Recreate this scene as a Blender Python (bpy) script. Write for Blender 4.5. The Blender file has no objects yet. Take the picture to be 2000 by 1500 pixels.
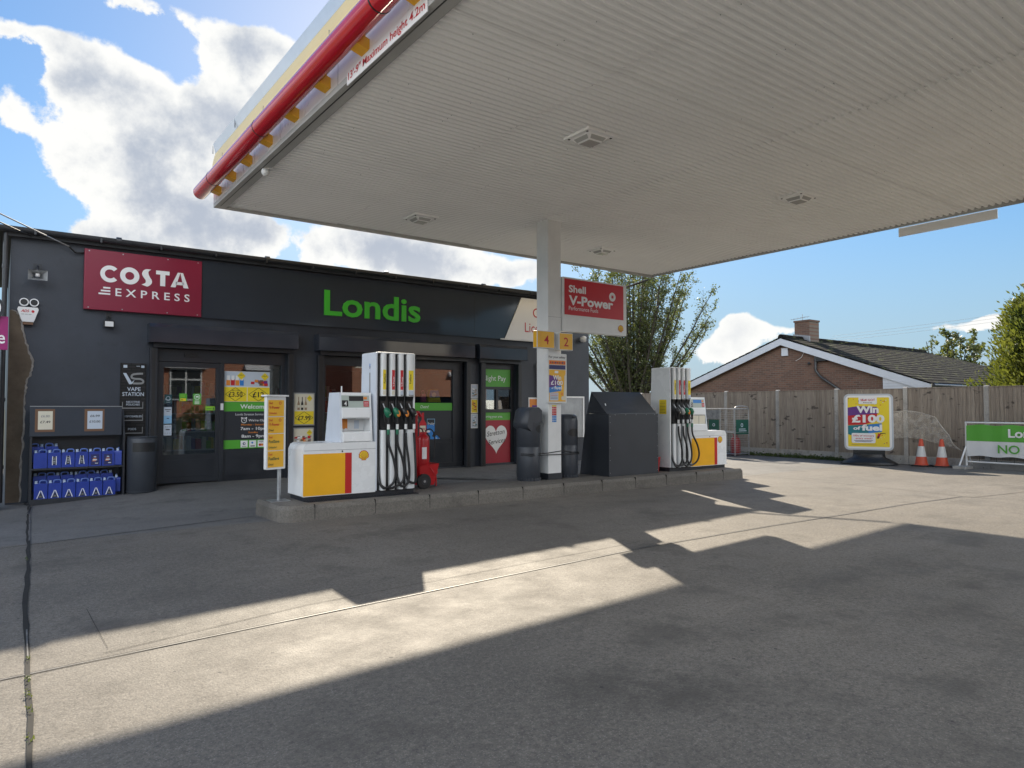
import bpy, math, random
from mathutils import Matrix, Vector
R = math.radians
random.seed(7)
scene = bpy.context.scene
COL = scene.collection

# ------------------------------------------------------------------ camera
cam_data = bpy.data.cameras.new("camera")
cam_data.sensor_width = 36.0
cam_data.lens = 36.0 * 1360.0 / 2000.0
cam_data.clip_start = 0.05
cam_data.clip_end = 4000.0
cam = bpy.data.objects.new("camera", cam_data)
COL.objects.link(cam)
cam.location = (0.0, 0.0, 1.6)
cam.rotation_euler = (R(90 + 1.937), 0.0, R(-36.3))
scene.camera = cam

# ------------------------------------------------------------------ sun, sky, exposure
SUN_EL, SUN_AZ = R(28.2), R(27.1)          # azimuth measured from +y towards +x
sun_data = bpy.data.lights.new("sun", 'SUN')
sun_data.energy = 3.5
sun_data.angle = R(0.53)
sun_data.color = (1.0, 0.88, 0.70)
sun = bpy.data.objects.new("sun", sun_data)
COL.objects.link(sun)
sun.location = (20, 40, 25)
sun.rotation_euler = (R(90) - SUN_EL, 0.0, math.pi - SUN_AZ)
scene.view_settings.view_transform = 'Standard'
scene.view_settings.look = 'None'
scene.view_settings.gamma = 1.0
scene.view_settings.exposure = 1.52

world = bpy.data.worlds.new("World")
scene.world = world
world.use_nodes = True
wt = world.node_tree
wt.nodes.clear()
def wn(t, **k):
    n = wt.nodes.new(t)
    for a, b in k.items(): setattr(n, a, b)
    return n
def wmath(op, a, b=None, c=None):
    n = wn('ShaderNodeMath', operation=op)
    for i, v in enumerate((a, b, c)):
        if v is None: continue
        if isinstance(v, (int, float)): n.inputs[i].default_value = v
        else: wt.links.new(v, n.inputs[i])
    return n.outputs[0]
def wmap(v, a, b, c=0.0, d=1.0):
    n = wn('ShaderNodeMapRange', interpolation_type='SMOOTHSTEP')
    wt.links.new(v, n.inputs[0])
    for i, q in enumerate((a, b, c, d)): n.inputs[i + 1].default_value = q
    return n.outputs[0]
def wnoise(vec, scale, detail, rough):
    n = wn('ShaderNodeTexNoise')
    wt.links.new(vec, n.inputs['Vector'])
    n.inputs['Scale'].default_value = scale
    n.inputs['Detail'].default_value = detail
    n.inputs['Roughness'].default_value = rough
    return n.outputs['Fac']
def wmix(fac, a, b):
    n = wn('ShaderNodeMix', data_type='RGBA')
    wt.links.new(fac, n.inputs[0])
    for i, v in ((6, a), (7, b)):
        if isinstance(v, tuple): n.inputs[i].default_value = v
        else: wt.links.new(v, n.inputs[i])
    return n.outputs[2]
sky = wn('ShaderNodeTexSky', sky_type='NISHITA')
sky.sun_disc = False
sky.sun_elevation = SUN_EL
sky.sun_rotation = SUN_AZ
sky.altitude = 50.0
sky.air_density = 1.0
sky.dust_density = 0.3
sky.ozone_density = 2.2
tc = wn('ShaderNodeTexCoord')
dirv = tc.outputs['Generated']
sep = wn('ShaderNodeSeparateXYZ')
wt.links.new(dirv, sep.inputs[0])
az = wmath('ARCTAN2', sep.outputs[0], sep.outputs[1])
el = wmath('ARCSINE', sep.outputs[2])
n_big = wnoise(dirv, 5.5, 9.0, 0.58)
n_fine = wnoise(dirv, 17.0, 8.0, 0.62)
n_mid = wnoise(dirv, 10.0, 7.0, 0.6)
azd = wmath('ADD', az, wmath('MULTIPLY', wmath('SUBTRACT', n_big, 0.5), 0.05))
eld = wmath('ADD', el, wmath('MULTIPLY', wmath('SUBTRACT', n_fine, 0.5), 0.035))
# cumulus banks in view, then unseen ones added for ambient light: azimuth, elevation, half width, half height, weight
CLOUDS = [(0.154,0.255,0.104,0.057,1.00),(0.232,0.340,0.075,0.062,0.95),(0.130,0.354,0.077,0.056,1.00),(0.090,0.388,0.050,0.022,0.75),(0.015,0.418,0.050,0.020,0.80),(0.000,0.336,0.017,0.025,0.55),(0.150,0.478,0.057,0.016,0.60),(0.256,0.445,0.049,0.032,0.85),(0.312,0.453,0.031,0.024,0.70),(0.081,0.287,0.039,0.036,0.75),(0.126,0.208,0.077,0.019,1.00),(0.266,0.222,0.046,0.027,0.90),(0.387,0.222,0.075,0.036,0.95),(0.523,0.212,0.062,0.036,0.95),(0.634,0.192,0.048,0.028,0.95),(0.458,0.212,0.029,0.021,0.60),(0.951,0.109,0.036,0.025,0.95),(0.920,0.075,0.053,0.021,0.85),(1.019,0.106,0.056,0.009,0.60),(1.183,0.098,0.057,0.011,0.75),(1.245,0.103,0.029,0.010,0.60),(0.880,0.139,0.021,0.014,0.40),(0.412,0.607,0.117,0.058,0.90),(0.709,0.690,0.183,0.058,0.80),
          (-0.35,0.25,0.20,0.09,0.9),(-0.9,0.35,0.25,0.12,0.9),(1.8,0.30,0.22,0.10,0.9),(2.5,0.25,0.3,0.1,0.9),(-1.8,0.5,0.4,0.15,0.9),(3.0,0.55,0.35,0.15,0.9),(-2.6,0.22,0.3,0.08,0.9),(2.2,0.6,0.5,0.2,1.0),(-2.4,0.6,0.5,0.2,1.0),(-1.4,0.25,0.4,0.12,1.0),(3.1,0.3,0.4,0.12,1.0)]
acc = None
for a, e, ra, re, w in CLOUDS:
    da = wmath('DIVIDE', wmath('SUBTRACT', azd, a), ra * 1.15)
    de = wmath('DIVIDE', wmath('SUBTRACT', eld, e), re * 1.15)
    g = wmath('MULTIPLY', wmath('EXPONENT', wmath('MULTIPLY', wmath('ADD', wmath('MULTIPLY', da, da), wmath('MULTIPLY', de, de)), -0.9)), w)
    acc = g if acc is None else wmath('ADD', acc, wmath('MULTIPLY', g, wmath('SUBTRACT', 1.0, wmath('MULTIPLY', acc, 0.75))))
dens = wmath('ADD', acc, wmath('ADD', wmath('MULTIPLY', wmath('SUBTRACT', n_big, 0.5), 1.75), wmath('MULTIPLY', wmath('SUBTRACT', n_fine, 0.5), 0.8)))
mask = wmap(dens, 0.50, 0.62)
thick = wmap(wmath('ADD', dens, wmath('MULTIPLY', wmath('SUBTRACT', n_mid, 0.5), 1.9)), 0.55, 1.25)
thick = wmath('MULTIPLY', thick, wmap(el, 0.10, 0.24, 0.35, 1.0))
cloud_boost = wmath('ABSOLUTE', wmath('SUBTRACT', az, SUN_AZ))          # sunlit clouds away from the sun, brightened to raise ambient light
cloud_boost = wmap(cloud_boost, 0.9, 1.7, 1.0, 4.2)
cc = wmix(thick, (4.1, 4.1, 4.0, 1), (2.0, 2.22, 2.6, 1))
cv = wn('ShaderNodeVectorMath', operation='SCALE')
wt.links.new(cc, cv.inputs[0]); wt.links.new(cloud_boost, cv.inputs['Scale'])
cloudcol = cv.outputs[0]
sky_lum = wn('ShaderNodeRGBToBW'); wt.links.new(sky.outputs[0], sky_lum.inputs[0])
sky_k = wmath('DIVIDE', 1.0, wmath('ADD', 1.0, wmath('MULTIPLY', sky_lum.outputs[0], 0.085)))
sky_v = wn('ShaderNodeVectorMath', operation='SCALE'); wt.links.new(sky.outputs[0], sky_v.inputs[0]); wt.links.new(sky_k, sky_v.inputs['Scale'])
skycol = wn('ShaderNodeHueSaturation')
skycol.inputs['Saturation'].default_value = 1.32
skycol.inputs['Value'].default_value = 0.80
wt.links.new(sky_v.outputs[0], skycol.inputs['Color'])
low = wmap(el, 0.0, 0.30, 0.85, 0.15)
sky2 = wmix(low, skycol.outputs[0], (1.40, 2.05, 2.75, 1))
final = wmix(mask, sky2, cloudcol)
bg = wn('ShaderNodeBackground')
bg.inputs['Strength'].default_value = 0.086
wt.links.new(final, bg.inputs['Color'])
wo = wn('ShaderNodeOutputWorld')
wt.links.new(bg.outputs[0], wo.inputs['Surface'])

# ------------------------------------------------------------------ materials
def H(s):
    out = []
    for i in (0, 2, 4):
        c = int(s[i:i + 2], 16) / 255.0
        out.append(c / 12.92 if c <= 0.04045 else ((c + 0.055) / 1.055) ** 2.4)
    return tuple(out)
class NT:
    def __init__(s, name):
        s.m = bpy.data.materials.new(name); s.m.use_nodes = True
        s.t = s.m.node_tree; s.b = s.t.nodes['Principled BSDF']; s._pos = None
    def n(s, typ, **k):
        q = s.t.nodes.new(typ)
        for a, b in k.items(): setattr(q, a, b)
        return q
    def l(s, a, b): s.t.links.new(a, b)
    def pos(s):
        if s._pos is None: s._pos = s.n('ShaderNodeNewGeometry').outputs['Position']
        return s._pos
    def noise(s, scale, detail=4, rough=0.55, vec=None, stretch=None):
        v = vec or s.pos()
        if stretch:
            mp = s.n('ShaderNodeMapping'); mp.inputs['Scale'].default_value = stretch
            s.l(v, mp.inputs[0]); v = mp.outputs[0]
        q = s.n('ShaderNodeTexNoise'); s.l(v, q.inputs['Vector'])
        q.inputs['Scale'].default_value = scale; q.inputs['Detail'].default_value = detail; q.inputs['Roughness'].default_value = rough
        return q.outputs['Fac']
    def rng(s, v, a, b, c=0.0, d=1.0):
        q = s.n('ShaderNodeMapRange'); s.l(v, q.inputs[0])
        for i, x in enumerate((a, b, c, d)): q.inputs[i + 1].default_value = x
        return q.outputs[0]
    def mix(s, fac, a, b, mode='MIX'):
        q = s.n('ShaderNodeMix', data_type='RGBA', blend_type=mode)
        for i, v in ((0, fac), (6, a), (7, b)):
            if isinstance(v, float): q.inputs[i].default_value = v
            elif isinstance(v, tuple): q.inputs[i].default_value = v if len(v) == 4 else v + (1,)
            else: s.l(v, q.inputs[i])
        return q.outputs[2]
    def bump(s, h, strength, dist=0.01):
        q = s.n('ShaderNodeBump'); q.inputs['Strength'].default_value = strength; q.inputs['Distance'].default_value = dist
        s.l(h, q.inputs['Height']); s.l(q.outputs[0], s.b.inputs['Normal'])
def M(name, col, rough=0.5, metal=0.0, var=0.12, vscale=2.5, bump=0.0, bscale=60, spec=0.5, stretch=None, rvar=0.0, coat=0.0):
    t = NT(name)
    if isinstance(col, str): col = H(col)
    if var:
        n = t.noise(vscale, 5, 0.6, stretch=stretch)
        c = t.mix(t.rng(n, 0.3, 0.7), tuple(x * (1 - var) for x in col), tuple(min(1, x * (1 + var)) for x in col))
        t.l(c, t.b.inputs['Base Color'])
        if rvar: t.l(t.rng(n, 0.3, 0.7, max(0.02, rough - rvar), min(1, rough + rvar)), t.b.inputs['Roughness'])
    else:
        t.b.inputs['Base Color'].default_value = col + (1,)
    if not rvar: t.b.inputs['Roughness'].default_value = rough
    t.b.inputs['Metallic'].default_value = metal
    t.b.inputs['Specular IOR Level'].default_value = spec
    if coat: t.b.inputs['Coat Weight'].default_value = coat
    if bump: t.bump(t.noise(bscale, 4, 0.6), bump)
    return t.m
def ink(name, col): return M(name, col, 0.45, 0, 0.0)

STAINS = [(3.0, 3.13, 0.45, 0.35, 0.9), (3.35, 2.75, 0.40, 0.28, 0.9), (6.35, 3.6, 0.8, 0.35, 0.7), (4.5, 3.2, 0.5, 0.25, 0.55), (2.75, 5.0, 0.5, 0.2, 0.4), (7.5, 3.5, 0.9, 0.4, 0.6), (6.0, 8.4, 1.2, 0.35, 0.6), (8.6, 8.3, 1.6, 0.35, 0.6), (1.3, 6.9, 0.7, 0.3, 0.5), (4.3, 8.3, 0.8, 0.3, 0.55), (11.0, 4.6, 0.5, 0.25, 0.5)]
def concrete_mat(name, tint, speck, track, stains=False):
    t = NT(name)
    big = t.noise(0.45, 6, 0.62)
    mid = t.noise(2.3, 6, 0.65)
    smear = t.noise(0.9, 5, 0.6, stretch=(0.22, 1.4, 1))
    fine = t.noise(70, 3, 0.7)
    grit = t.noise(30, 4, 0.8)
    v = t.n('ShaderNodeTexVoronoi'); t.l(t.pos(), v.inputs['Vector']); v.inputs['Scale'].default_value = 62
    c = t.mix(t.rng(big, 0.34, 0.66), tuple(x * 0.72 for x in tint), tuple(x * 1.15 for x in tint))
    c = t.mix(t.rng(smear, 0.48, 0.75, 0, track), c, tuple(x * 0.5 for x in tint))
    c = t.mix(t.rng(mid, 0.58, 0.80, 0, 0.5), c, tuple(x * 0.62 for x in tint))
    c = t.mix(t.rng(grit, 0.34, 0.50, speck * 1.1, 0), c, tuple(x * 0.42 for x in tint))
    c = t.mix(t.rng(grit, 0.54, 0.68, 0, speck * 0.8), c, tuple(min(0.7, x * 1.45) for x in tint))
    c = t.mix(t.rng(fine, 0.33, 0.47, speck, 0), c, (0.06, 0.058, 0.056))
    c = t.mix(t.rng(v.outputs['Distance'], 0.05, 0.30, speck * 0.45, 0), c, (0.50, 0.47, 0.42))
    blot = t.noise(0.9, 8, 0.72)
    c = t.mix(t.rng(blot, 0.50, 0.64, 0, 0.72), c, tuple(x * 0.42 for x in tint))
    if stains:                                  # oil drips and scrubbed patches where cars stand
        wob = t.noise(7.0, 8, 0.85)
        for sx, sy, rx, ry, a in STAINS:
            mp = t.n('ShaderNodeMapping'); mp.vector_type = 'TEXTURE'; mp.inputs['Location'].default_value = (sx, sy, 0); mp.inputs['Scale'].default_value = (rx, ry, 60); t.l(t.pos(), mp.inputs[0])
            ln = t.n('ShaderNodeVectorMath', operation='LENGTH'); t.l(mp.outputs[0], ln.inputs[0])
            ad = t.n('ShaderNodeMath', operation='MULTIPLY_ADD'); t.l(wob, ad.inputs[0]); ad.inputs[1].default_value = 4.0; t.l(ln.outputs['Value'], ad.inputs[2])
            c = t.mix(t.rng(ad.outputs[0], 2.0, 3.1, a * 0.75, 0), c, tuple(x * 0.36 for x in tint))
    vs_ = t.n('ShaderNodeTexVoronoi'); t.l(t.pos(), vs_.inputs['Vector']); vs_.inputs['Scale'].default_value = 5.0; vs_.inputs['Randomness'].default_value = 1.0
    sepc = t.n('ShaderNodeSeparateXYZ'); t.l(vs_.outputs['Color'], sepc.inputs[0])
    rad = t.n('ShaderNodeMath', operation='MULTIPLY'); t.l(t.rng(sepc.outputs[0], 0.45, 1.0, 0.0, 0.085), rad.inputs[0]); rad.inputs[1].default_value = 1.0
    dot = t.n('ShaderNodeMath', operation='LESS_THAN'); t.l(vs_.outputs['Distance'], dot.inputs[0]); t.l(rad.outputs[0], dot.inputs[1])
    dk = t.n('ShaderNodeMath', operation='MULTIPLY'); t.l(dot.outputs[0], dk.inputs[0]); dk.inputs[1].default_value = 0.85
    c = t.mix(dk.outputs[0], c, (0.035, 0.033, 0.032))
    t.l(c, t.b.inputs['Base Color'])
    t.l(t.rng(mid, 0.3, 0.8, 0.72, 0.9), t.b.inputs['Roughness'])
    h = t.mix(0.5, fine, v.outputs['Distance'])
    t.bump(h, 0.55, 0.006)
    return t.m
m_conc = concrete_mat('forecourt_concrete', (0.168, 0.150, 0.127), 0.72, 0.6, True)
m_conc2 = concrete_mat('walkway_concrete', (0.16, 0.155, 0.148), 0.4, 0.4)
m_kerb = concrete_mat('kerb_concrete', (0.165, 0.15, 0.13), 0.5, 0.9)
m_joint = M('joint_dark', (0.010, 0.009, 0.008), 0.9, var=0.4, vscale=9)
m_seal = M('joint_sealant', (0.13, 0.125, 0.12), 0.6, var=0.5, vscale=12)
m_soil = M('soil', (0.075, 0.06, 0.045), 0.95, var=0.4, vscale=4, bump=0.5, bscale=30)
m_ground = M('rough_grass_ground', (0.08, 0.09, 0.045), 0.95, var=0.4, vscale=0.6, bump=0.4, bscale=20)

# dark blue-grey painted render with patches of newer paint
def render_wall():
    t = NT('dark_painted_render')
    a = t.noise(0.9, 6, 0.6); b = t.noise(4.0, 6, 0.65)
    base = H('31363f')
    c = t.mix(t.rng(a, 0.35, 0.65), tuple(x * 0.78 for x in base), tuple(x * 1.22 for x in base))
    c = t.mix(t.rng(b, 0.60, 0.72, 0, 0.45), c, tuple(x * 0.55 for x in base))
    t.l(c, t.b.inputs['Base Color'])
    t.b.inputs['Roughness'].default_value = 0.5
    t.bump(t.noise(38, 6, 0.6), 0.35, 0.01)
    return t.m
m_wall = render_wall()
m_frame = M('dark_powder_coat', '24272d', 0.42, var=0.15, vscale=3, rvar=0.12)
m_shutter = M('shutter_box_paint', '2c313b', 0.13, var=0.15, vscale=2.0, rvar=0.05)
m_black = M('black_plastic', (0.012, 0.012, 0.013), 0.4, var=0.2)
m_rubber = M('black_rubber', (0.010, 0.010, 0.011), 0.45, var=0.2)
m_expose = M('bare_render', (0.115, 0.088, 0.062), 0.95, var=0.3, vscale=3, bump=0.6, bscale=50)
m_torn = M('torn_plaster_edge', (0.24, 0.22, 0.2), 0.95, var=0.3, vscale=14, bump=0.6, bscale=60)
m_panel = M('dark_sign_panel', '2b313a', 0.09, var=0.06, vscale=0.8)
m_white = M('white_enamel', (0.74, 0.75, 0.75), 0.28, var=0.04, vscale=1.5, rvar=0.08)
m_whitep = M('white_plastic', (0.70, 0.70, 0.69), 0.4, var=0.06, vscale=3)
m_grey = M('grey_metal', (0.33, 0.34, 0.35), 0.4, metal=0.4, var=0.15, vscale=5)
m_galv = M('galvanised_steel', (0.36, 0.37, 0.38), 0.42, metal=0.75, var=0.25, vscale=9)
m_yellow = M('pump_yellow', (0.80, 0.40, 0.012), 0.32, var=0.05)
m_signyel = M('sign_yellow', (0.78, 0.42, 0.02), 0.35, var=0.04)
m_red = M('pump_red', (0.48, 0.018, 0.018), 0.32, var=0.05)
m_pipe = M('gloss_red_tube', (0.50, 0.012, 0.022), 0.14, var=0.04, coat=0.4)
m_costa = M('sign_maroon', (0.21, 0.008, 0.032), 0.35, var=0.06, vscale=0.8)
m_brightgreen = M('letter_green', (0.05, 0.44, 0.028), 0.35, var=0.05)
m_green = M('poster_green', (0.085, 0.36, 0.035), 0.4, var=0.04)
m_soffit = M('ribbed_soffit_paint', (0.90, 0.90, 0.885), 0.5, var=0.03, vscale=0.8)
m_trim = M('canopy_trim', (0.40, 0.40, 0.385), 0.5, var=0.12, vscale=1.2)
m_cream = M('canopy_fascia_cream', (0.74, 0.58, 0.28), 0.45, var=0.06, vscale=0.8)
m_fasciablue = M('canopy_fascia_silver', (0.55, 0.62, 0.70), 0.18, metal=0.3, var=0.05)
m_gold = M('bracket_yellow', (0.72, 0.36, 0.02), 0.4, var=0.06)
m_slate = M('dark_roof', (0.03, 0.032, 0.036), 0.7, var=0.25, vscale=3)
m_gutter = M('black_gutter', (0.03, 0.032, 0.036), 0.3, var=0.2, vscale=5)
m_bin = M('charcoal_bin', '383c43', 0.42, var=0.1, vscale=4)
m_skip = M('dark_sheet_steel', '2e3137', 0.45, var=0.15, vscale=2, rvar=0.1)
# writing and print colours
i_white = ink('print_white', (0.78, 0.78, 0.78)); i_black = ink('print_black', (0.01, 0.01, 0.011))
i_red = ink('print_red', (0.50, 0.012, 0.02)); i_yel = ink('print_yellow', (0.78, 0.60, 0.02))
i_orange = ink('print_orange', (0.72, 0.24, 0.03)); i_navy = ink('print_navy', (0.02, 0.025, 0.12))
i_blue = ink('print_blue', (0.03, 0.20, 0.55)); i_sky = ink('print_sky', (0.25, 0.48, 0.70))
i_purple = ink('print_purple', (0.12, 0.03, 0.22)); i_teal = ink('print_teal', (0.01, 0.18, 0.22))
i_dkgreen = ink('print_dark_green', (0.01, 0.10, 0.04)); i_grey = ink('print_grey', (0.25, 0.25, 0.25))
i_cream = ink('print_cream', (0.66, 0.62, 0.50)); i_brown = ink('print_brown', (0.16, 0.08, 0.04))
i_pink = ink('print_pink', (0.6, 0.12, 0.25)); i_lime = ink('print_lime', (0.26, 0.55, 0.03))
i_mag = ink('print_magenta', (0.30, 0.01, 0.14)); i_tan = ink('print_tan', (0.30, 0.2, 0.12))
i_pale = ink('print_pale_blue', (0.50, 0.56, 0.64)); i_dkteal = ink('print_dark_teal', (0.008, 0.06, 0.07))
i_lcd = ink('lcd_green_grey', (0.40, 0.46, 0.42)); i_char = ink('print_charcoal', (0.022, 0.025, 0.032))

def glass(name, tint=(0.75, 0.8, 0.8), ior=1.75):
    t = NT(name)
    t.t.nodes.remove(t.b)
    tr = t.n('ShaderNodeBsdfTransparent'); tr.inputs[0].default_value = tint + (1,)
    gl = t.n('ShaderNodeBsdfGlossy'); gl.inputs['Roughness'].default_value = 0.015; gl.inputs['Color'].default_value = (0.95, 0.96, 1, 1)
    fr = t.n('ShaderNodeFresnel'); fr.inputs['IOR'].default_value = ior
    mx = t.n('ShaderNodeMixShader'); t.l(fr.outputs[0], mx.inputs[0]); t.l(tr.outputs[0], mx.inputs[1]); t.l(gl.outputs[0], mx.inputs[2])
    t.l(mx.outputs[0], t.t.nodes['Material Output'].inputs['Surface'])
    return t.m
m_glass = glass('shop_glass')
def leaf(name, a, b, scale=1.2):
    t = NT(name)
    c = t.mix(t.rng(t.noise(scale, 4, 0.6), 0.35, 0.65), a, b)
    t.l(c, t.b.inputs['Base Color']); t.b.inputs['Roughness'].default_value = 0.55
    tl = t.n('ShaderNodeBsdfTranslucent'); t.l(t.mix(0.6, c, (0.26, 0.30, 0.04)), tl.inputs[0])
    mx = t.n('ShaderNodeMixShader'); mx.inputs[0].default_value = 0.33
    t.l(t.b.outputs[0], mx.inputs[1]); t.l(tl.outputs[0], mx.inputs[2])
    t.l(mx.outputs[0], t.t.nodes['Material Output'].inputs['Surface'])
    return t.m
m_leaf = leaf('broad_leaf', (0.035, 0.055, 0.020), (0.11, 0.12, 0.045))
m_conifer = leaf('conifer_leaf', (0.025, 0.055, 0.010), (0.15, 0.15, 0.02), 1.6)
m_weed = leaf('weed_leaf', (0.03, 0.055, 0.015), (0.07, 0.10, 0.025), 5)
m_bark = M('bark', (0.055, 0.045, 0.036), 0.9, var=0.3, vscale=8, bump=0.5)

def brick(name, a, b, mortar, plane='y', scale=1.0):
    t = NT(name)
    sp = t.n('ShaderNodeSeparateXYZ'); t.l(t.pos(), sp.inputs[0])
    cb = t.n('ShaderNodeCombineXYZ')
    t.l(sp.outputs[0 if plane == 'y' else 1], cb.inputs[0]); t.l(sp.outputs[2], cb.inputs[1])
    br = t.n('ShaderNodeTexBrick'); t.l(cb.outputs[0], br.inputs['Vector'])
    br.inputs['Scale'].default_value = 1.0; br.inputs['Brick Width'].default_value = 0.225 * scale; br.inputs['Row Height'].default_value = 0.075 * scale
    br.inputs['Mortar Size'].default_value = 0.010; br.inputs['Mortar Smooth'].default_value = 0.2; br.inputs['Bias'].default_value = -0.1
    br.inputs['Color1'].default_value = a + (1,); br.inputs['Color2'].default_value = b + (1,); br.inputs['Mortar'].default_value = mortar + (1,)
    n = t.noise(1.1, 5, 0.6)
    c = t.mix(t.rng(n, 0.35, 0.75, 0, 0.45), br.outputs['Color'], tuple(x * 0.6 for x in a))
    t.l(c, t.b.inputs['Base Color']); t.b.inputs['Roughness'].default_value = 0.9
    t.bump(br.outputs['Fac'], -0.4, 0.01)
    return t.m
m_brick = brick('brown_brick', (0.165, 0.088, 0.062), (0.095, 0.056, 0.045), (0.15, 0.125, 0.10), 'x')
m_brick2 = brick('red_brick', (0.34, 0.115, 0.06), (0.24, 0.085, 0.05), (0.3, 0.26, 0.22), 'y')

# ------------------------------------------------------------------ mesh builder
def rootloc(o):
    v = Vector((0, 0, 0))
    while o is not None:
        v = v + o.location; o = o.parent
    return v
class MB:
    def __init__(s):
        s.v = []; s.f = []; s.fm = []; s.fs = []; s.mats = []; s.M = None
    def mi(s, m):
        if m not in s.mats: s.mats.append(m)
        return s.mats.index(m)
    def add(s, vs, fs, m, smooth=False):
        o = len(s.v); k = s.mi(m)
        if s.M is not None: vs = [tuple(s.M @ Vector(p)) for p in vs]
        s.v.extend([tuple(p) for p in vs])
        for f in fs:
            s.f.append([i + o for i in f]); s.fm.append(k); s.fs.append(smooth)
        return s
    def box(s, x0, x1, y0, y1, z0, z1, m):
        x0, x1 = min(x0, x1), max(x0, x1); y0, y1 = min(y0, y1), max(y0, y1); z0, z1 = min(z0, z1), max(z0, z1)
        v = [(x0, y0, z0), (x1, y0, z0), (x1, y1, z0), (x0, y1, z0), (x0, y0, z1), (x1, y0, z1), (x1, y1, z1), (x0, y1, z1)]
        return s.add(v, [(3, 2, 1, 0), (4, 5, 6, 7), (0, 1, 5, 4), (1, 2, 6, 5), (2, 3, 7, 6), (3, 0, 4, 7)], m)
    def rect(s, x0, x1, z0, z1, y, m):            # sheet facing -y
        return s.add([(x0, y, z0), (x1, y, z0), (x1, y, z1), (x0, y, z1)], [(0, 1, 2, 3)], m)
    def poly(s, pts, y, m):                       # (x,z) outline, anticlockwise seen from -y
        return s.add([(p[0], y, p[1]) for p in pts], [tuple(range(len(pts)))], m)
    def prism(s, pts, axis, a, b, m, smooth=False):
        n = len(pts)
        def P(p, t): return {'x': (t, p[0], p[1]), 'y': (p[0], t, p[1]), 'z': (p[0], p[1], t)}[axis]
        vs = [P(p, a) for p in pts] + [P(p, b) for p in pts]
        s.add(vs, [tuple(range(n)), tuple(range(2 * n - 1, n - 1, -1))], m)
        return s.add(vs, [((i + 1) % n, i, n + i, n + (i + 1) % n) for i in range(n)], m, smooth)
    def tube(s, pts, r, m, n=10, cap=True):
        pts = [Vector(p) for p in pts]; rs = r if isinstance(r, (list, tuple)) else [r] * len(pts)
        vs = []; up = None
        for i, p in enumerate(pts):
            d = (pts[min(i + 1, len(pts) - 1)] - pts[max(i - 1, 0)]).normalized()
            if up is None: up = Vector((0, 0, 1)) if abs(d.z) < 0.9 else Vector((1, 0, 0))
            a = d.cross(up)
            if a.length < 1e-4: a = d.cross(Vector((0.3, 1, 0.2)))
            a.normalize(); b = a.cross(d).normalized(); up = b
            for k in range(n):
                t = 2 * math.pi * k / n
                vs.append(p + (a * math.cos(t) + b * math.sin(t)) * rs[i])
        fs = []
        for i in range(len(pts) - 1):
            for k in range(n):
                fs.append((i * n + k, i * n + (k + 1) % n, (i + 1) * n + (k + 1) % n, (i + 1) * n + k))
        s.add(vs, fs, m, True)
        if cap: s.add(vs, [tuple(range(n - 1, -1, -1)), tuple(range((len(pts) - 1) * n, len(pts) * n))], m)
        return s
    def lathe(s, prof, c, m, n=24, sx=1.0, sy=1.0):
        vs = []; fs = []
        for r, z in prof:
            for k in range(n):
                t = 2 * math.pi * k / n
                vs.append((c[0] + r * sx * math.cos(t), c[1] + r * sy * math.sin(t), c[2] + z))
        for i in range(len(prof) - 1):
            for k in range(n): fs.append((i * n + k, i * n + (k + 1) % n, (i + 1) * n + (k + 1) % n, (i + 1) * n + k))
        s.add(vs, fs, m, True)
        return s.add(vs, [tuple(range(n - 1, -1, -1)), tuple(range((len(prof) - 1) * n, len(prof) * n))], m)
    def disc(s, x, z, r, y, m, n=24, rz=None):
        rz = rz or r
        return s.poly([(x + r * math.cos(2 * math.pi * k / n), z + rz * math.sin(2 * math.pi * k / n)) for k in range(n)], y, m)
    def ring(s, x, z, r0, r1, y, m, n=28):
        vs = []
        for k in range(n):
            t = 2 * math.pi * k / n
            vs += [(x + r0 * math.cos(t), y, z + r0 * math.sin(t)), (x + r1 * math.cos(t), y, z + r1 * math.sin(t))]
        return s.add(vs, [(2 * k, 2 * k + 1, (2 * k + 3) % (2 * n), (2 * k + 2) % (2 * n)) for k in range(n)], m)
    def rrect(s, x0, x1, z0, z1, r, y, m, y1=None):
        p = []
        for cx, cz, a in ((x1 - r, z0 + r, -90), (x1 - r, z1 - r, 0), (x0 + r, z1 - r, 90), (x0 + r, z0 + r, 180)):
            for k in range(7): p.append((cx + r * math.cos(R(a + 15 * k)), cz + r * math.sin(R(a + 15 * k))))
        return s.poly(p, y, m) if y1 is None else s.prism(p, 'y', y, y1, m)
    def text(s, txt, x0, z0, h, y, m, x1=None, align='L', bold=0.0, ext=0.0, shear=0.0, spacing=1.0, rot=0.0):
        """lettering facing -y; h = capital height; fitted to x0..x1 when x1 is given"""
        cu = bpy.data.curves.new('t', 'FONT'); cu.body = txt; cu.size = 1.0; cu.fill_mode = 'FRONT' if not ext else 'BOTH'
        cu.offset = bold; cu.extrude = 0.0; cu.resolution_u = 3; cu.shear = shear; cu.space_character = spacing
        if ext: cu.extrude = 0.5
        ob = bpy.data.objects.new('t', cu)
        me = bpy.data.meshes.new_from_object(ob)
        vs = [v.co.copy() for v in me.vertices]; fs = [tuple(p.vertices) for p in me.polygons]
        bpy.data.objects.remove(ob); bpy.data.curves.remove(cu); bpy.data.meshes.remove(me)
        if not vs: return s
        mnx = min(v.x for v in vs); mxx = max(v.x for v in vs)
        k = h / 0.73; w = (mxx - mnx) * k
        sx = k if x1 is None else k * (x1 - x0) / w
        off = x0
        if x1 is None and align == 'C': off = x0 - w / 2
        if x1 is None and align == 'R': off = x0 - w
        out = []
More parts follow.
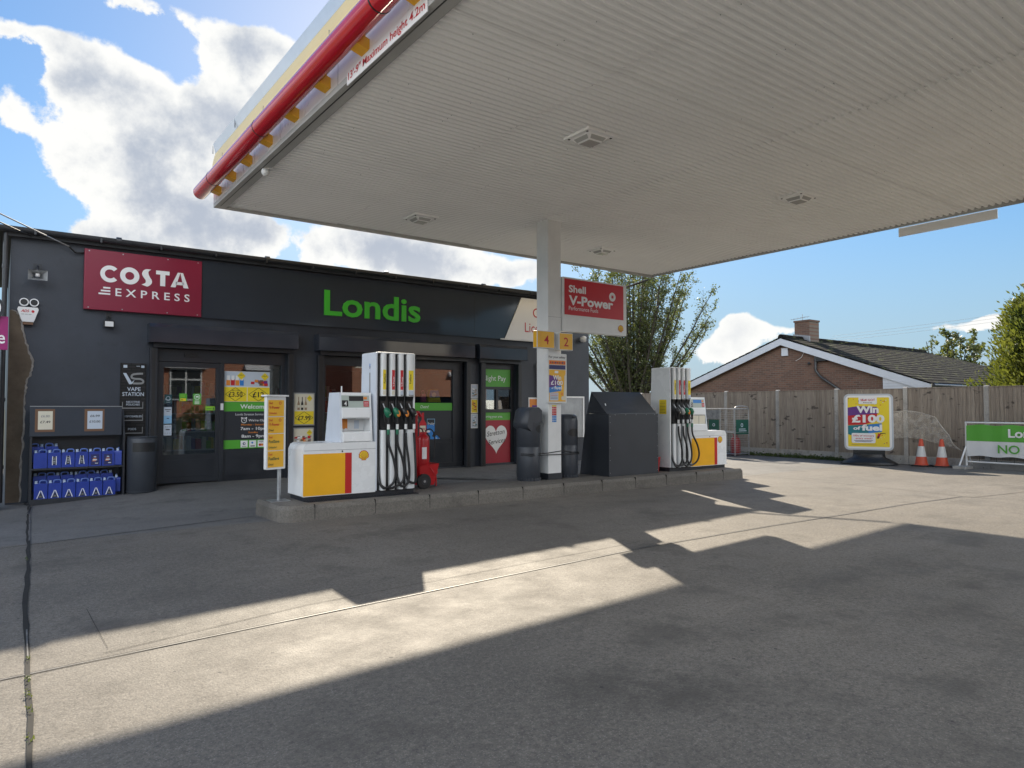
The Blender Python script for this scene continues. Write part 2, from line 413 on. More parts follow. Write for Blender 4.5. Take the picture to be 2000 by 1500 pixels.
        for v in vs:
            px, pz = (v.x - mnx) * sx, v.y * k
            if rot:
                c_, s_ = math.cos(rot), math.sin(rot); px, pz = px * c_ - pz * s_, px * s_ + pz * c_
            out.append((off + px, y - (v.z * 2 * ext if ext else 0.0) - (ext if ext else 0.0), z0 + pz))
        return s.add(out, fs, m)
    def shell(s, x, z, r, y, a, b):
        """scallop emblem: outline in a, fan in b"""
        def out(k):
            p = []
            for i in range(-90, 91, 6):
                t = R(i * 1.28); q = r * k * (1 + 0.035 * math.cos(R(i * 1.28) * 14))
                p.append((x + q * math.sin(t), z + q * math.cos(t)))
            p += [(x + 0.46 * r * k, z - 0.62 * r * k), (x + 0.46 * r * k, z - 0.84 * r * k), (x - 0.46 * r * k, z - 0.84 * r * k), (x - 0.46 * r * k, z - 0.62 * r * k)]
            return p[::-1]
        s.poly(out(1.0), y, a); s.poly(out(0.86), y - 0.002, b)
        for i in (-63, -42, -21, 0, 21, 42, 63):
            t = R(i * 1.25); w = 0.022 * r
            bx, bz = x + 0.22 * r * math.sin(t), z - 0.62 * r
            tx, tz = x + 0.74 * r * math.sin(t), z + 0.74 * r * math.cos(t)
            d = Vector((tx - bx, tz - bz)).normalized(); nx, nz = -d.y * w, d.x * w
            s.poly([(bx + nx, bz + nz), (bx - nx, bz - nz), (tx - nx * 1.6, tz - nz * 1.6), (tx + nx * 1.6, tz + nz * 1.6)][::-1], y - 0.004, a)
        return s
    def build(s, name, parent=None, bevel=0.0, segs=2):
        off = rootloc(parent) if parent is not None else Vector((0, 0, 0))
        me = bpy.data.meshes.new(name)
        me.from_pydata([(p[0] - off.x, p[1] - off.y, p[2] - off.z) for p in s.v], [], s.f)
        for m in s.mats: me.materials.append(m)
        me.polygons.foreach_set('material_index', s.fm)
        me.polygons.foreach_set('use_smooth', s.fs)
        me.update()
        o = bpy.data.objects.new(name, me); COL.objects.link(o)
        if parent is not None: o.parent = parent
        if bevel:
            md = o.modifiers.new('bevel', 'BEVEL'); md.width = bevel; md.segments = segs; md.limit_method = 'ANGLE'; md.angle_limit = R(40)
        return o
def tag(o, label, cat, group=None):
    o['label'] = label; o['category'] = cat
    if group: o['group'] = group
    return o
def thing(name, label, cat, loc, group=None):
    o = bpy.data.objects.new(name, None); o.empty_display_size = 0.2; COL.objects.link(o)
    o.location = loc
    return tag(o, label, cat, group)
def structure(mb, name, **k):
    o = mb.build(name, **k); o['kind'] = 'structure'; return o
def dup(root, loc, label=None):
    r = root.copy(); COL.objects.link(r); r.location = loc
    if label: r['label'] = label
    for ch in list(root.children):
        c = ch.copy(); COL.objects.link(c); c.parent = r
        for g in list(ch.children):
            d = g.copy(); COL.objects.link(d); d.parent = c
    return r
def facing(origin, u):
    """matrix: local x -> u (horizontal), local z -> up, local -y -> towards the viewer"""
    u = Vector(u).normalized(); n = u.cross(Vector((0, 0, 1)))      # towards the viewer
    return Matrix(((u.x, -n.x, 0, origin[0]), (u.y, -n.y, 0, origin[1]), (0, 0, 1, origin[2]), (0, 0, 0, 1)))
def spline(pts, n=8):
    P = [Vector(p) for p in pts]; out = []
    for i in range(len(P) - 1):
        a = P[max(i - 1, 0)]; b = P[i]; c = P[i + 1]; d = P[min(i + 2, len(P) - 1)]
        for k in range(n):
            t = k / n
            out.append(0.5 * ((2 * b) + (c - a) * t + (2 * a - 5 * b + 4 * c - d) * t * t + (3 * b - 3 * c + d - a) * t ** 3))
    out.append(P[-1]); return out
def sst(t): t = max(0.0, min(1.0, t)); return t * t * (3 - 2 * t)
def hgt(x, y):
    tilt = max(-0.15, min(0.05, 0.017 * (x - 8.8))) * (1 - sst((y - 5.5) / 4.0))
    return tilt + 0.17 * sst(x / 3.2) * sst((y - 10.8) / 3.0) * (1 - sst((x - 13.2) / 1.5))
# ------------------------------------------------------------------ ground
def grid_sheet(name, x0, x1, y0, y1, step, m, dz=0.0):
    b = MB(); nx = int(round((x1 - x0) / step)); ny = int(round((y1 - y0) / step)); vs = []
    for j in range(ny + 1):
        for i in range(nx + 1):
            x = x0 + (x1 - x0) * i / nx; y = y0 + (y1 - y0) * j / ny
            vs.append((x, y, hgt(x, y) + dz))
    b.add(vs, [(j * (nx + 1) + i, j * (nx + 1) + i + 1, (j + 1) * (nx + 1) + i + 1, (j + 1) * (nx + 1) + i) for j in range(ny) for i in range(nx)], m, True)
    return structure(b, name)
b = MB(); b.box(-900, 900, -900, 900, -1.5, -0.32, m_ground); structure(b, 'ground')
FX1 = 20.35
grid_sheet('forecourt', -2.0, FX1, -12, 10.0, 0.35, m_conc)
m_bounce = M('bounce_ground_pale', (0.58, 0.55, 0.50), 0.85, var=0.08, vscale=0.6, bump=0.2)
b = MB(); b.box(-45, -2.001, -12, 10, -0.5, -0.15, m_bounce); b.box(-45, 60, -34, -17.001, -0.5, -0.05, m_bounce); structure(b, 'bounce_ground')  # unseen pale ground, added to bounce sunlight up to the canopy soffit
grid_sheet('walkway', -14, FX1, 10.0, 16.0, 0.25, m_conc2, 0.0)
b = MB(); b.box(-14, FX1, 16.0, 24, -0.3, -0.004, m_conc2); structure(b, 'rear_yard')
b = MB(); b.box(20.951, 90, -12, 70, -0.5, -0.03, m_ground); structure(b, 'lawn')
b = MB(); b.box(FX1, 20.95, -12, 24, -0.3, -0.01, m_soil); structure(b, 'soil_strip')
b = MB(); b.box(-40, 60, -17.0, -12.0, -0.3, -0.02, M('road_asphalt', (0.05, 0.05, 0.052), 0.9, var=0.2, vscale=3, bump=0.4)); structure(b, 'road')

def strip(b, pts, w, m, dz, wob=0.0):
    vs = []; L = []
    for i in range(len(pts) - 1):
        a = Vector(pts[i] + (0,)); c = Vector(pts[i + 1] + (0,)); n = max(2, int((c - a).length / 0.3))
        for k in range(n + (1 if i == len(pts) - 2 else 0)): L.append(a.lerp(c, k / n))
    for i, p in enumerate(L):
        d = (L[min(i + 1, len(L) - 1)] - L[max(i - 1, 0)]).normalized(); nn = Vector((-d.y, d.x, 0))
        o = random.uniform(-wob, wob); ww = w * random.uniform(0.7, 1.3) if wob else w
        for s_ in (1, -1):
            q = p + nn * (o + s_ * ww / 2); vs.append((q.x, q.y, hgt(q.x, q.y) + dz))
    b.add(vs, [(2 * i, 2 * i + 1, 2 * i + 3, 2 * i + 2) for i in range(len(L) - 1)], m)
J1 = [(-8, 5.3), (0.31, 5.6), (2.06, 5.64), (6.08, 5.72), (8.41, 5.58), (10.03, 5.42), (13.53, 5.17)]
J2 = [(0.40, 13.7), (0.32, 10.92), (0.27, 8.83), (0.20, 7.03), (0.19, 5.78), (0.17, 4.83), (0.15, 4.16), (0.09, 1.5)]
J3 = [(-8, 9.6), (0.03, 9.84), (3.05, 10.55)]
J4 = [(12.4, 9.1), (14.3, 8.73)]
b = MB()
strip(b, [(x, y - 0.012) for x, y in J1], 0.010, m_joint, 0.005, 0.002); strip(b, [(x, y + 0.018) for x, y in J1], 0.007, m_joint, 0.005, 0.002)
strip(b, [(0.62, 5.72), (2.18, 5.95), (6.3, 5.98)], 0.006, m_joint, 0.005, 0.003)
strip(b, J2, 0.034, m_joint, 0.005, 0.008)
strip(b, J3, 0.018, m_joint, 0.0055, 0.003)
strip(b, [(13.53, 5.17), (13.9, 7.0), (14.26, 8.70), (14.6, 12.0)], 0.014, m_joint, 0.006, 0.003)
strip(b, [(13.48, 5.02), (15.09, 4.78), (19.5, 4.4)], 0.014, m_joint, 0.006, 0.003)
strip(b, [(13.50, 5.15), (13.72, 4.5), (14.1, 2.0)], 0.014, m_joint, 0.0065, 0.003)
strip(b, [(0.62, 6.9), (0.66, 5.8)], 0.003, m_joint, 0.005, 0.002)
structure(b, 'expansion_joints')
b = MB()
strip(b, [(x, y + 0.003) for x, y in J1], 0.016, m_seal, 0.004, 0.002)
strip(b, [(0.415, 13.5), (0.34, 11.2), (0.31, 10.2)], 0.016, m_seal, 0.0085, 0.004); strip(b, [(0.20, 6.6), (0.19, 5.9)], 0.012, m_seal, 0.0085, 0.003); strip(b, [(0.155, 4.1), (0.10, 2.0)], 0.02, m_seal, 0.0085, 0.003)
structure(b, 'joint_sealant')
# drain channel across the walkway
b = MB(); strip(b, [(7.0, 12.9), (8.3, 12.2), (9.3, 11.7)], 0.12, m_frame, 0.006); structure(b, 'drain_channel')

def leaves(b, c, rad, n, size, m, flat=1.0):
    for _ in range(n):
        while True:
            p = Vector((random.uniform(-1, 1), random.uniform(-1, 1), random.uniform(-1, 1)))
            if p.length <= 1: break
        p = Vector((c[0] + p.x * rad[0], c[1] + p.y * rad[1], c[2] + p.z * rad[2]))
        leafquad(b, p, size * random.uniform(0.6, 1.3), m)
def leafquad(b, p, s_, m):
    u = Vector((random.gauss(0, 1), random.gauss(0, 1), random.gauss(0, 1))).normalized()
    w = u.cross(Vector((random.gauss(0, 1), random.gauss(0, 1), random.gauss(0, 1)))).normalized()
    b.add([p - u * s_ * 0.5, p + w * s_ * 0.28, p + u * s_ * 0.5, p - w * s_ * 0.28], [(0, 1, 2, 3)], m)
b = MB()
for y, n in ((5.2, 9), (5.47, 14), (5.9, 8), (4.9, 6), (9.0, 4), (4.5, 5), (3.9, 6)):
    x = 0.15 + (y - 4.16) * 0.022
    leaves(b, (x, y, hgt(x, y) + 0.015), (0.022, 0.10, 0.010), n * 2, 0.018, m_weed)
o = b.build('joint_weeds'); o['kind'] = 'stuff'
b = MB()
for i in range(260):
    y = random.uniform(10.6, 15.2); t = min(1, (y - 10.6) / 1.0)
    leaves(b, (20.52 + random.uniform(-0.2, 0.2), y, 0.03), (0.12, 0.14, 0.03 + 0.09 * t * random.random()), 10, 0.07, m_weed)
o = b.build('ivy_ground_cover'); o['kind'] = 'stuff'

# ------------------------------------------------------------------ pump island
b = MB()
def isl(inset, z):
    pts = [(3.12 + inset, 10.15), (3.14 + inset, 9.85 + inset)]
    for k in range(7):
        t = R(180 + 15 * k); pts.append((3.36 + inset * 0.6 + 0.22 * math.cos(t), 9.88 + inset + 0.24 * math.sin(t)))
    pts += [(13.55 - inset, 9.64 + inset), (13.62 - inset, 9.75 + inset), (13.62 - inset, 10.95 - inset), (3.4, 10.95 - inset), (3.12 + inset, 10.75)]
    return [(p[0], p[1], z) for p in pts]
rings = [isl(0, -0.05), isl(0.004, 0.17), isl(0.03, 0.222), isl(0.055, 0.23)]
n = len(rings[0]); vs = sum(rings, [])
b.add(vs, [(k * n + i, k * n + (i + 1) % n, (k + 1) * n + (i + 1) % n, (k + 1) * n + i) for k in range(3) for i in range(n)] + [tuple(range(3 * n, 4 * n))], m_kerb)
for x in (3.62, 4.55, 5.48, 6.4, 7.32, 8.25, 9.2, 10.1, 11.0, 11.95, 12.85):
    b.box(x - 0.002, x + 0.002, 9.6385, 9.70, 0.02, 0.2303, m_joint)
o = structure(b, 'pump_island')
KZ = 0.23

# ------------------------------------------------------------------ shop building
F = 14.2
shop = thing('shop_building', 'long single-storey shop painted dark blue-grey behind the fuel pumps', 'shop', (6.5, 17.0, 0))
b = MB(); T = 14.45
for x0, x1, z0, z1 in ((0.09, 2.30, -0.05, 2.72), (4.70, 5.46, 0, 2.72), (9.13, 9.55, 0, 2.72), (10.55, 13.06, 0, 2.72), (0.09, 13.06, 2.72, 4.50), (5.46, 9.13, 0.0, 0.19), (9.55, 10.55, 0, 0.22)):
    b.box(x0, x1, F, T, z0, z1, m_wall)
b.box(0.09, 0.34, T, 21.0, -0.05, 4.5, m_wall); b.box(12.81, 13.06, T, 21.0, 0, 4.5, m_wall); b.box(0.34, 12.81, 20.8, 21.0, 0, 4.5, m_wall)
b.build('wall', shop)
b = MB(); b.box(13.062, 15.05, 16.65, 20.8, 0, 4.5, m_wall); b.box(13.062, 15.12, 16.57, 20.9, 4.5, 4.6, m_slate); b.build('rear_shade_block', shop)  # unseen block added behind the shop to shade the ground by the far pump
b = MB(); b.box(0.34, 12.81, T, 20.8, 0.1, 0.165, M('shop_floor', (0.10, 0.09, 0.08), 0.4)); b.box(0.34, 12.81, T, 20.8, 2.75, 2.8, M('shop_ceiling', (0.25, 0.25, 0.25), 0.8)); b.build('interior_floor', shop)
b = MB(); b.box(-0.14, 13.4, 14.06, 21.2, 4.555, 4.60, m_slate)
b.prism([(14.06, 4.6), (21.2, 4.6), (21.2, 4.95), (20.9, 4.95)], 'x', -0.14, 13.4, m_slate)
rf = b.build('roof', shop)
b = MB(); b.box(0.02, 13.1, 14.09, 14.198, 4.44, 4.554, m_slate); b.box(-0.16, -0.142, 14.05, 21.2, 4.36, 4.64, m_gutter)
for i in range(28): b.tube([(-0.17, 14.07 + i * 0.25, 4.54), (-0.17, 14.19 + i * 0.25, 4.54)], 0.05, m_gutter, 8)
b.build('fascia_board', shop)
b = MB(); pr = []
for k in range(9): pr.append((14.03 + 0.062 * math.cos(R(180 + 22.5 * k)), 4.555 + 0.062 * math.sin(R(180 + 22.5 * k))))
for k in range(9): pr.append((14.03 + 0.055 * math.cos(R(360 - 22.5 * k)), 4.555 + 0.055 * math.sin(R(360 - 22.5 * k))))
b.prism(pr, 'x', -0.1, 13.4, m_gutter)
for i in range(14): b.box(0.4 + i * 0.95, 0.43 + i * 0.95, 13.965, 14.09, 4.48, 4.565, m_gutter)
for i in range(5): b.tube([(1.6 + i * 2.6, 14.03, 4.555), (1.68 + i * 2.6, 14.03, 4.555)], 0.068, m_gutter, 12)
b.build('gutter', shop)
b = MB(); b.tube([(0.02, 14.12, 4.5), (0.02, 14.12, 0.05)], 0.04, m_gutter, 10)
for z in (0.6, 1.7, 2.8, 3.9): b.tube([(0.02, 14.12, z), (0.02, 14.12, z + 0.06)], 0.048, m_gutter, 10)
b.build('downpipe', shop)
# patch at the corner where the render has fallen off
random.seed(3)
edge = [(0.12, 3.22), (0.19, 3.19), (0.235, 3.12), (0.25, 3.0), (0.27, 2.88), (0.31, 2.72), (0.36, 2.55), (0.41, 2.38), (0.405, 2.25), (0.37, 2.12), (0.33, 2.0), (0.325, 1.85), (0.31, 1.6), (0.305, 1.3), (0.30, 1.0), (0.28, 0.7), (0.285, 0.4), (0.28, 0.03)]
fine = []
for i in range(len(edge) - 1):
    for k in range(4):
        t = k / 4; fine.append((edge[i][0] * (1 - t) + edge[i + 1][0] * t + random.uniform(-0.012, 0.012), edge[i][1] * (1 - t) + edge[i + 1][1] * t))
fine.append(edge[-1])
b = MB(); b.add([(p[0], F - 0.003, p[1]) for p in fine] + [(0.092, F - 0.003, p[1]) for p in fine], [(i, len(fine) + i, len(fine) + i + 1, i + 1) for i in range(len(fine) - 1)], m_expose)
b.build('bare_patch', shop)
b = MB(); b.add([(p[0] - 0.004, F - 0.004, p[1]) for p in fine] + [(p[0] + random.uniform(0.012, 0.035), F - 0.012, p[1] + 0.008) for p in fine], [(i, i + 1, len(fine) + i + 1, len(fine) + i) for i in range(len(fine) - 1)], m_torn)
b.build('torn_edge', shop)

def shutter(x0, x1, name='shutter_box'):
    b = MB(); b.prism([(F - 0.002, 2.78), (F - 0.30, 2.78), (F - 0.30, 3.06), (F - 0.26, 3.13), (F - 0.002, 3.13)], 'x', x0, x1, m_shutter)
    o = b.build(name, shop, bevel=0.006)
    b = MB(); b.box(x0 + 0.09, x1 - 0.09, F - 0.14, F - 0.10, 2.70, 2.779, m_frame); b.build('shutter_slat', o)
    return o
def rail(x0, x1, z0=0.17):
    b = MB(); b.box(x0, x1, F - 0.12, F - 0.002, z0, 2.695, m_frame); b.box(x0 + 0.03, x1 - 0.03, F - 0.124, F - 0.12, z0 + 0.01, 2.69, m_black)
    return b.build('guide_rail', shop, bevel=0.005)
shutter(2.14, 4.85); rail(2.18, 2.30, 0.12); rail(4.70, 4.82)
shutter(5.28, 9.12); rail(5.33, 5.46); rail(9.00, 9.12)
shutter(9.26, 10.70); rail(9.42, 9.55); rail(10.55, 10.66)
# entrance: header, sliding door leaf, fixed light
G = F + 0.06
b = MB(); b.box(2.30, 4.70, G - 0.02, G + 0.12, 2.46, 2.70, m_frame); b.box(2.30, 2.37, G - 0.02, G + 0.12, 0.17, 2.46, m_frame); b.box(4.62, 4.70, G - 0.02, G + 0.12, 0.17, 2.46, m_frame); b.box(3.43, 3.51, G - 0.015, G + 0.12, 0.17, 2.46, m_frame)
fr = b.build('door_frame', shop, bevel=0.004)
b = MB(); b.box(2.78, 3.02, G - 0.055, G - 0.02, 2.56, 2.62, m_black); b.build('door_sensor', fr)
b = MB(); b.box(2.37, 3.43, G, G + 0.06, 0.19, 0.72, m_frame); b.box(2.37, 3.43, G, G + 0.06, 2.36, 2.455, m_frame); b.box(2.37, 2.44, G, G + 0.06, 0.72, 2.36, m_frame); b.box(3.36, 3.43, G, G + 0.06, 0.72, 2.36, m_frame); b.box(2.45, 3.35, G - 0.004, G, 0.30, 0.62, m_frame)
dr = b.build('sliding_door', shop, bevel=0.004)
b = MB(); b.box(2.44, 3.36, G + 0.028, G + 0.034, 0.72, 2.36, m_glass); b.build('pane', dr)
b = MB(); b.box(3.445, 3.495, G - 0.03, G - 0.015, 1.55, 1.68, m_whitep); b.build('door_switch', fr)
b = MB(); b.box(3.51, 4.62, G + 0.03, G + 0.09, 0.17, 0.78, m_frame); b.box(3.56, 4.57, G + 0.026, G + 0.03, 0.26, 0.70, m_frame)
dp = b.build('side_panel', shop, bevel=0.004)
b = MB(); b.box(3.51, 4.62, G + 0.05, G + 0.056, 0.78, 2.46, m_glass); b.build('pane', dp)
# shop window
b = MB()
b.box(5.46, 9.00, G, G + 0.08, 0.19, 0.30, m_frame); b.box(5.46, 9.00, G, G + 0.08, 2.50, 2.70, m_frame); b.box(5.46, 5.56, G, G + 0.08, 0.30, 2.50, m_frame); b.box(8.72, 9.0, G, G + 0.08, 0.30, 2.50, m_frame); b.box(7.36, 7.44, G, G + 0.08, 0.30, 2.50, m_frame)
wf = b.build('shop_window', shop, bevel=0.004)
b = MB(); b.box(5.56, 7.36, G + 0.04, G + 0.046, 0.30, 2.50, m_glass); b.box(7.44, 8.72, G + 0.04, G + 0.046, 1.53, 2.50, m_glass); b.build('pane', wf)
b = MB(); b.box(7.44, 8.72, G + 0.035, G + 0.05, 0.86, 1.53, i_char); b.box(7.44, 8.72, G + 0.01, G + 0.05, 0.30, 0.86, m_frame); b.box(7.50, 8.66, G + 0.005, G + 0.01, 0.38, 0.78, m_frame)
b.build('lower_panel', wf, bevel=0.003)
# night pay hatch
b = MB()
b.box(9.55, 9.62, G, G + 0.08, 0.22, 2.70, m_frame); b.box(10.44, 10.55, G, G + 0.08, 0.22, 2.70, m_frame); b.box(9.62, 10.44, G, G + 0.08, 2.56, 2.70, m_frame); b.box(9.62, 10.44, G, G + 0.08, 2.05, 2.12, m_frame); b.box(9.62, 10.44, G, G + 0.08, 1.48, 1.56, m_frame); b.box(9.98, 10.05, G, G + 0.08, 1.56, 2.05, m_frame)
nf = b.build('night_hatch', shop, bevel=0.004)
b = MB(); b.box(9.62, 9.98, G + 0.04, G + 0.046, 1.56, 2.05, m_glass); b.box(10.05, 10.44, G + 0.03, G + 0.036, 1.56, 2.05, m_glass); b.build('pane', nf)
b = MB(); b.box(9.62, 10.44, G + 0.03, G + 0.05, 2.12, 2.56, m_green); b.text('Night Pay', 9.60, 2.27, 0.135, G + 0.026, i_white, x1=10.30); b.build('pay_sign', nf)
b = MB(); b.box(9.62, 10.44, G + 0.03, G + 0.05, 1.285, 1.48, m_green); b.text('serving your area.', 9.64, 1.35, 0.062, G + 0.026, i_white, x1=10.2)
b.box(9.62, 10.44, G + 0.03, G + 0.05, 0.22, 1.285, ink('hatch_red', (0.33, 0.012, 0.03)))
hp = []
for k in range(40):
    t = 2 * math.pi * k / 40
    hp.append((10.0 + 0.0205 * 16 * math.sin(t) ** 3 * 1.03, 0.86 + 0.0245 * (13 * math.cos(t) - 5 * math.cos(2 * t) - 2 * math.cos(3 * t) - math.cos(4 * t))))
hp = [(x - 0.10 * (z - 0.8) * 0.2, z) for x, z in hp][::-1]
b.poly(hp, G + 0.026, i_white)
b.text('Stretton', 9.73, 0.88, 0.125, G + 0.023, i_black, x1=10.27, shear=0.25, rot=0.13); b.text('Services', 9.77, 0.67, 0.125, G + 0.023, i_black, x1=10.29, shear=0.25, rot=0.13)
b.build('heart_panel', nf)
# dim shop interior
def shelf_unit(x, y, w, lab, seed):
    random.seed(seed)
    t = thing('display_shelf', lab, 'shelf', (x, y, 0.165), 'shelves inside the shop')
    b = MB(); b.box(x, x + w, y + 0.4, y + 0.44, 0.165, 2.1, m_grey)
    for z in (0.25, 0.65, 1.05, 1.45, 1.85): b.box(x, x + w, y, y + 0.4, z, z + 0.03, m_whitep)
    b.build('shelf_frame', t)
    b = MB(); cols = [i_red, i_yel, i_blue, i_white, i_orange, i_lime, i_cream, i_purple]
    for z in (0.28, 0.68, 1.08, 1.48, 1.88):
        xx = x + 0.02
        while xx < x + w - 0.12:
            ww = random.uniform(0.06, 0.14); b.box(xx, xx + ww - 0.01, y + 0.04, y + 0.3, z, z + random.uniform(0.15, 0.3), random.choice(cols)); xx += ww
    o = b.build('groceries', t); o['kind'] = 'stuff'
shelf_unit(2.9, 16.6, 1.3, 'stocked shelf inside the shop seen dimly through the sliding door', 1)
shelf_unit(5.7, 17.6, 1.6, 'stocked shelf inside the shop behind the window with the fuel pump in front', 2)
shelf_unit(8.0, 17.2, 1.2, 'stocked shelf inside the shop above the green window banner', 3)

# ------------------------------------------------------------------ signs on the shop front
b = MB(); b.box(3.045, 10.9, 14.13, 14.198, 3.31, 4.40, m_panel); b.box(9.25, 9.256, 14.1285, 14.13, 3.32, 4.39, m_black)
b2 = MB(); b2.text('Londis', 5.46, 3.565, 0.54, 14.13, m_brightgreen, x1=7.75, bold=0.02, ext=0.012)
s_ = b.build('fascia_sign'); tag(s_, 'long dark grey fascia sign with green Londis lettering across the shop front', 'shop sign'); b2.build('lettering', s_)
b = MB(); b.prism([(10.15, 3.33), (11.75, 3.33), (11.95, 4.40), (10.66, 4.40)][::1], 'y', 14.095, 14.125, i_white); b.box(10.02, 11.8, 14.08, 14.13, 3.295, 3.325, m_whitep)
b.box(10.902, 11.75, 14.126, 14.198, 3.34, 4.39, m_panel)
ol = b.build('licence_sign'); tag(ol, 'white slant-edged Off Licence sign at the right end of the shop fascia', 'shop sign')
b = MB(); b.text('Off', 11.02, 3.92, 0.26, 14.092, i_red, x1=11.48); b.text('Licence', 10.76, 3.53, 0.26, 14.092, i_red, x1=11.66); b.build('lettering', ol)
b = MB(); b.box(1.13, 3.04, 14.10, 14.198, 3.315, 4.375, m_costa)
cs = b.build('coffee_sign', bevel=0.006); tag(cs, 'maroon COSTA EXPRESS sign at the left end of the shop front', 'shop sign')
b = MB()
y = 14.096; zc, R1, R0 = 3.965, 0.150, 0.072
def arcband(b, cx, cz, r0, r1, a0, a1, y, m, n=28):
    vs = []
    for k in range(n + 1):
        t = R(a0 + (a1 - a0) * k / n); vs += [(cx + r0 * math.cos(t), y, cz + r0 * math.sin(t)), (cx + r1 * math.cos(t), y, cz + r1 * math.sin(t))]
    b.add(vs, [(2 * k, 2 * k + 1, 2 * k + 3, 2 * k + 2) for k in range(n)], m)
arcband(b, 1.52, zc, R0 + 0.008, R1, 42, 318, y, i_white); b.ring(1.83, zc, R0, R1 + 0.004, y, i_white)
sc = [(2.17, 4.115), (2.05, 4.10), (2.02, 4.03), (2.06, 3.965), (2.10, 3.90), (2.085, 3.85), (2.02, 3.815), (2.10, 3.79), (2.17, 3.83), (2.185, 3.90), (2.15, 3.96), (2.115, 4.02), (2.12, 4.06)]
lp = [(2.175, 4.118), (2.10, 4.118), (2.05, 4.09), (2.025, 4.03), (2.045, 3.975), (2.085, 3.915), (2.08, 3.865), (2.02, 3.83)]
rp = [(2.175, 4.118), (2.135, 4.085), (2.13, 4.045), (2.15, 3.985), (2.185, 3.925), (2.185, 3.865), (2.14, 3.815), (2.11, 3.80)]
L2 = spline([(p[0], 0, p[1]) for p in lp], 4); R2 = spline([(p[0], 0, p[1]) for p in rp], 4)
b.add([(p.x, y, p.z) for p in L2] + [(p.x, y, p.z) for p in R2], [(i, i + 1, len(L2) + i + 1, len(L2) + i) for i in range(len(L2) - 1)], i_white)
b.rect(2.255, 2.48, 4.045, 4.115, y, i_white); b.rect(2.325, 2.41, 3.835, 4.045, y, i_white)
b.add([(2.50, y, 3.835), (2.585, y, 3.835), (2.665, y, 4.115), (2.62, y, 4.115)], [(0, 1, 2, 3)], i_white); b.add([(2.72, y, 3.835), (2.81, y, 3.835), (2.71, y, 4.115), (2.665, y, 4.115)], [(0, 1, 2, 3)], i_white); b.rect(2.59, 2.72, 3.885, 3.94, y, i_white)
for k, (x0) in enumerate((1.42, 1.385, 1.35)): b.rect(x0, 1.53, 3.70 - k * 0.054, 3.728 - k * 0.054, y, i_white)
b.text('EXPRESS', 1.61, 3.585, 0.142, y, i_white, x1=2.83, bold=0.012, spacing=1.6)
b.build('lettering', cs)
b = MB()
for x in (1.2, 1.72, 2.45, 2.97): b.disc(x, 4.34, 0.012, 14.098, m_grey, 8); b.disc(x, 3.35, 0.012, 14.098, m_grey, 8)
b.build('screw', cs)

# small fittings on the left wall
t = thing('horn_speaker', 'grey horn loudspeaker high on the dark wall left of the maroon sign', 'speaker', (0.46, F, 3.8))
b = MB(); prof = [(0.02, 0.10), (0.05, 0.06), (0.10, 0.02), (0.135, 0.0)]
vs = []; 
for w, dy in ((0.04, 0.16), (0.07, 0.08), (0.135, 0.0)):
    for sx, sz in ((-1, -0.62), (1, -0.62), (1, 0.62), (-1, 0.62)): vs.append((0.46 + sx * w, 13.93 + dy, 3.80 + sz * w))
b.add(vs, [(k * 4 + i, k * 4 + (i + 1) % 4, k * 4 + 4 + (i + 1) % 4, k * 4 + 4 + i) for k in range(2) for i in range(4)], m_grey); b.build('horn', t)
b = MB(); b.lathe([(0.0, 0), (0.03, 0.005), (0.03, 0.05)], (0.46, 13.99, 3.78), i_white, 12); b.build('driver', t)
b = MB(); b.tube([(0.46, F, 3.98), (0.46, 14.06, 3.97), (0.46, 14.04, 3.88)], 0.018, m_frame, 8); b.box(0.40, 0.52, F - 0.02, F - 0.001, 3.93, 4.03, m_frame); b.build('bracket', t)
for k, x in enumerate((0.285, 0.425)):
    t = thing('wall_lamp', ('left' if k == 0 else 'right') + ' one of two round white-rimmed lamps above the alarm box', 'lamp', (x, F, 3.36), 'round lamps above the alarm box')
    b = MB(); b.ring(x, 3.36, 0.048, 0.066, 14.12, i_white); b.prism([(x + 0.066 * math.cos(R(a)), 3.36 + 0.066 * math.sin(R(a))) for a in range(0, 360, 20)], 'y', 14.122, 14.198, m_whitep, True); b.build('rim', t)
    b = MB(); b.disc(x, 3.36, 0.05, 14.118, m_black); b.build('lens', t)
t = thing('alarm_box', 'white tapered burglar alarm box with red logo on the wall corner', 'alarm', (0.35, F, 3.15))
b = MB(); ap = [(0.27, 3.03), (0.42, 3.03), (0.435, 3.06), (0.49, 3.24), (0.475, 3.275), (0.21, 3.275), (0.195, 3.24), (0.255, 3.06)]
b.prism(ap, 'y', 14.10, 14.198, m_whitep); b.build('cover', t, bevel=0.012)
b = MB(); b.text('ADS', 0.245, 3.19, 0.045, 14.096, i_red, x1=0.36, bold=0.02, shear=0.3); b.disc(0.41, 3.205, 0.022, 14.096, i_red, 14)
for k in range(3): b.rect(0.25 + k * 0.05, 0.29 + k * 0.05, 3.15, 3.158, 14.096, i_grey)
b.build('logo', t)
b = MB(); b.box(0.275, 0.415, 14.11, 14.19, 2.985, 3.028, i_brown); b.build('strobe', t)
t = thing('flood_light', 'small black flood light with pale face under the maroon sign', 'flood light', (1.52, F, 3.07))
b = MB(); b.box(1.435, 1.605, 14.06, 14.12, 3.01, 3.135, m_black); b.build('housing', t, bevel=0.01)
b = MB(); b.box(1.455, 1.585, 14.054, 14.06, 3.028, 3.117, m_whitep); b.build('lens', t)
b = MB(); b.tube([(1.52, 14.09, 3.135), (1.52, 14.12, 3.2), (1.52, 14.19, 3.21)], 0.014, m_black, 8); b.box(1.48, 1.56, 14.18, 14.198, 3.17, 3.28, m_black); b.build('bracket', t)
t = thing('security_camera', 'white ball security camera on the shop wall below the white and maroon sign', 'camera', (12.78, F, 3.46))
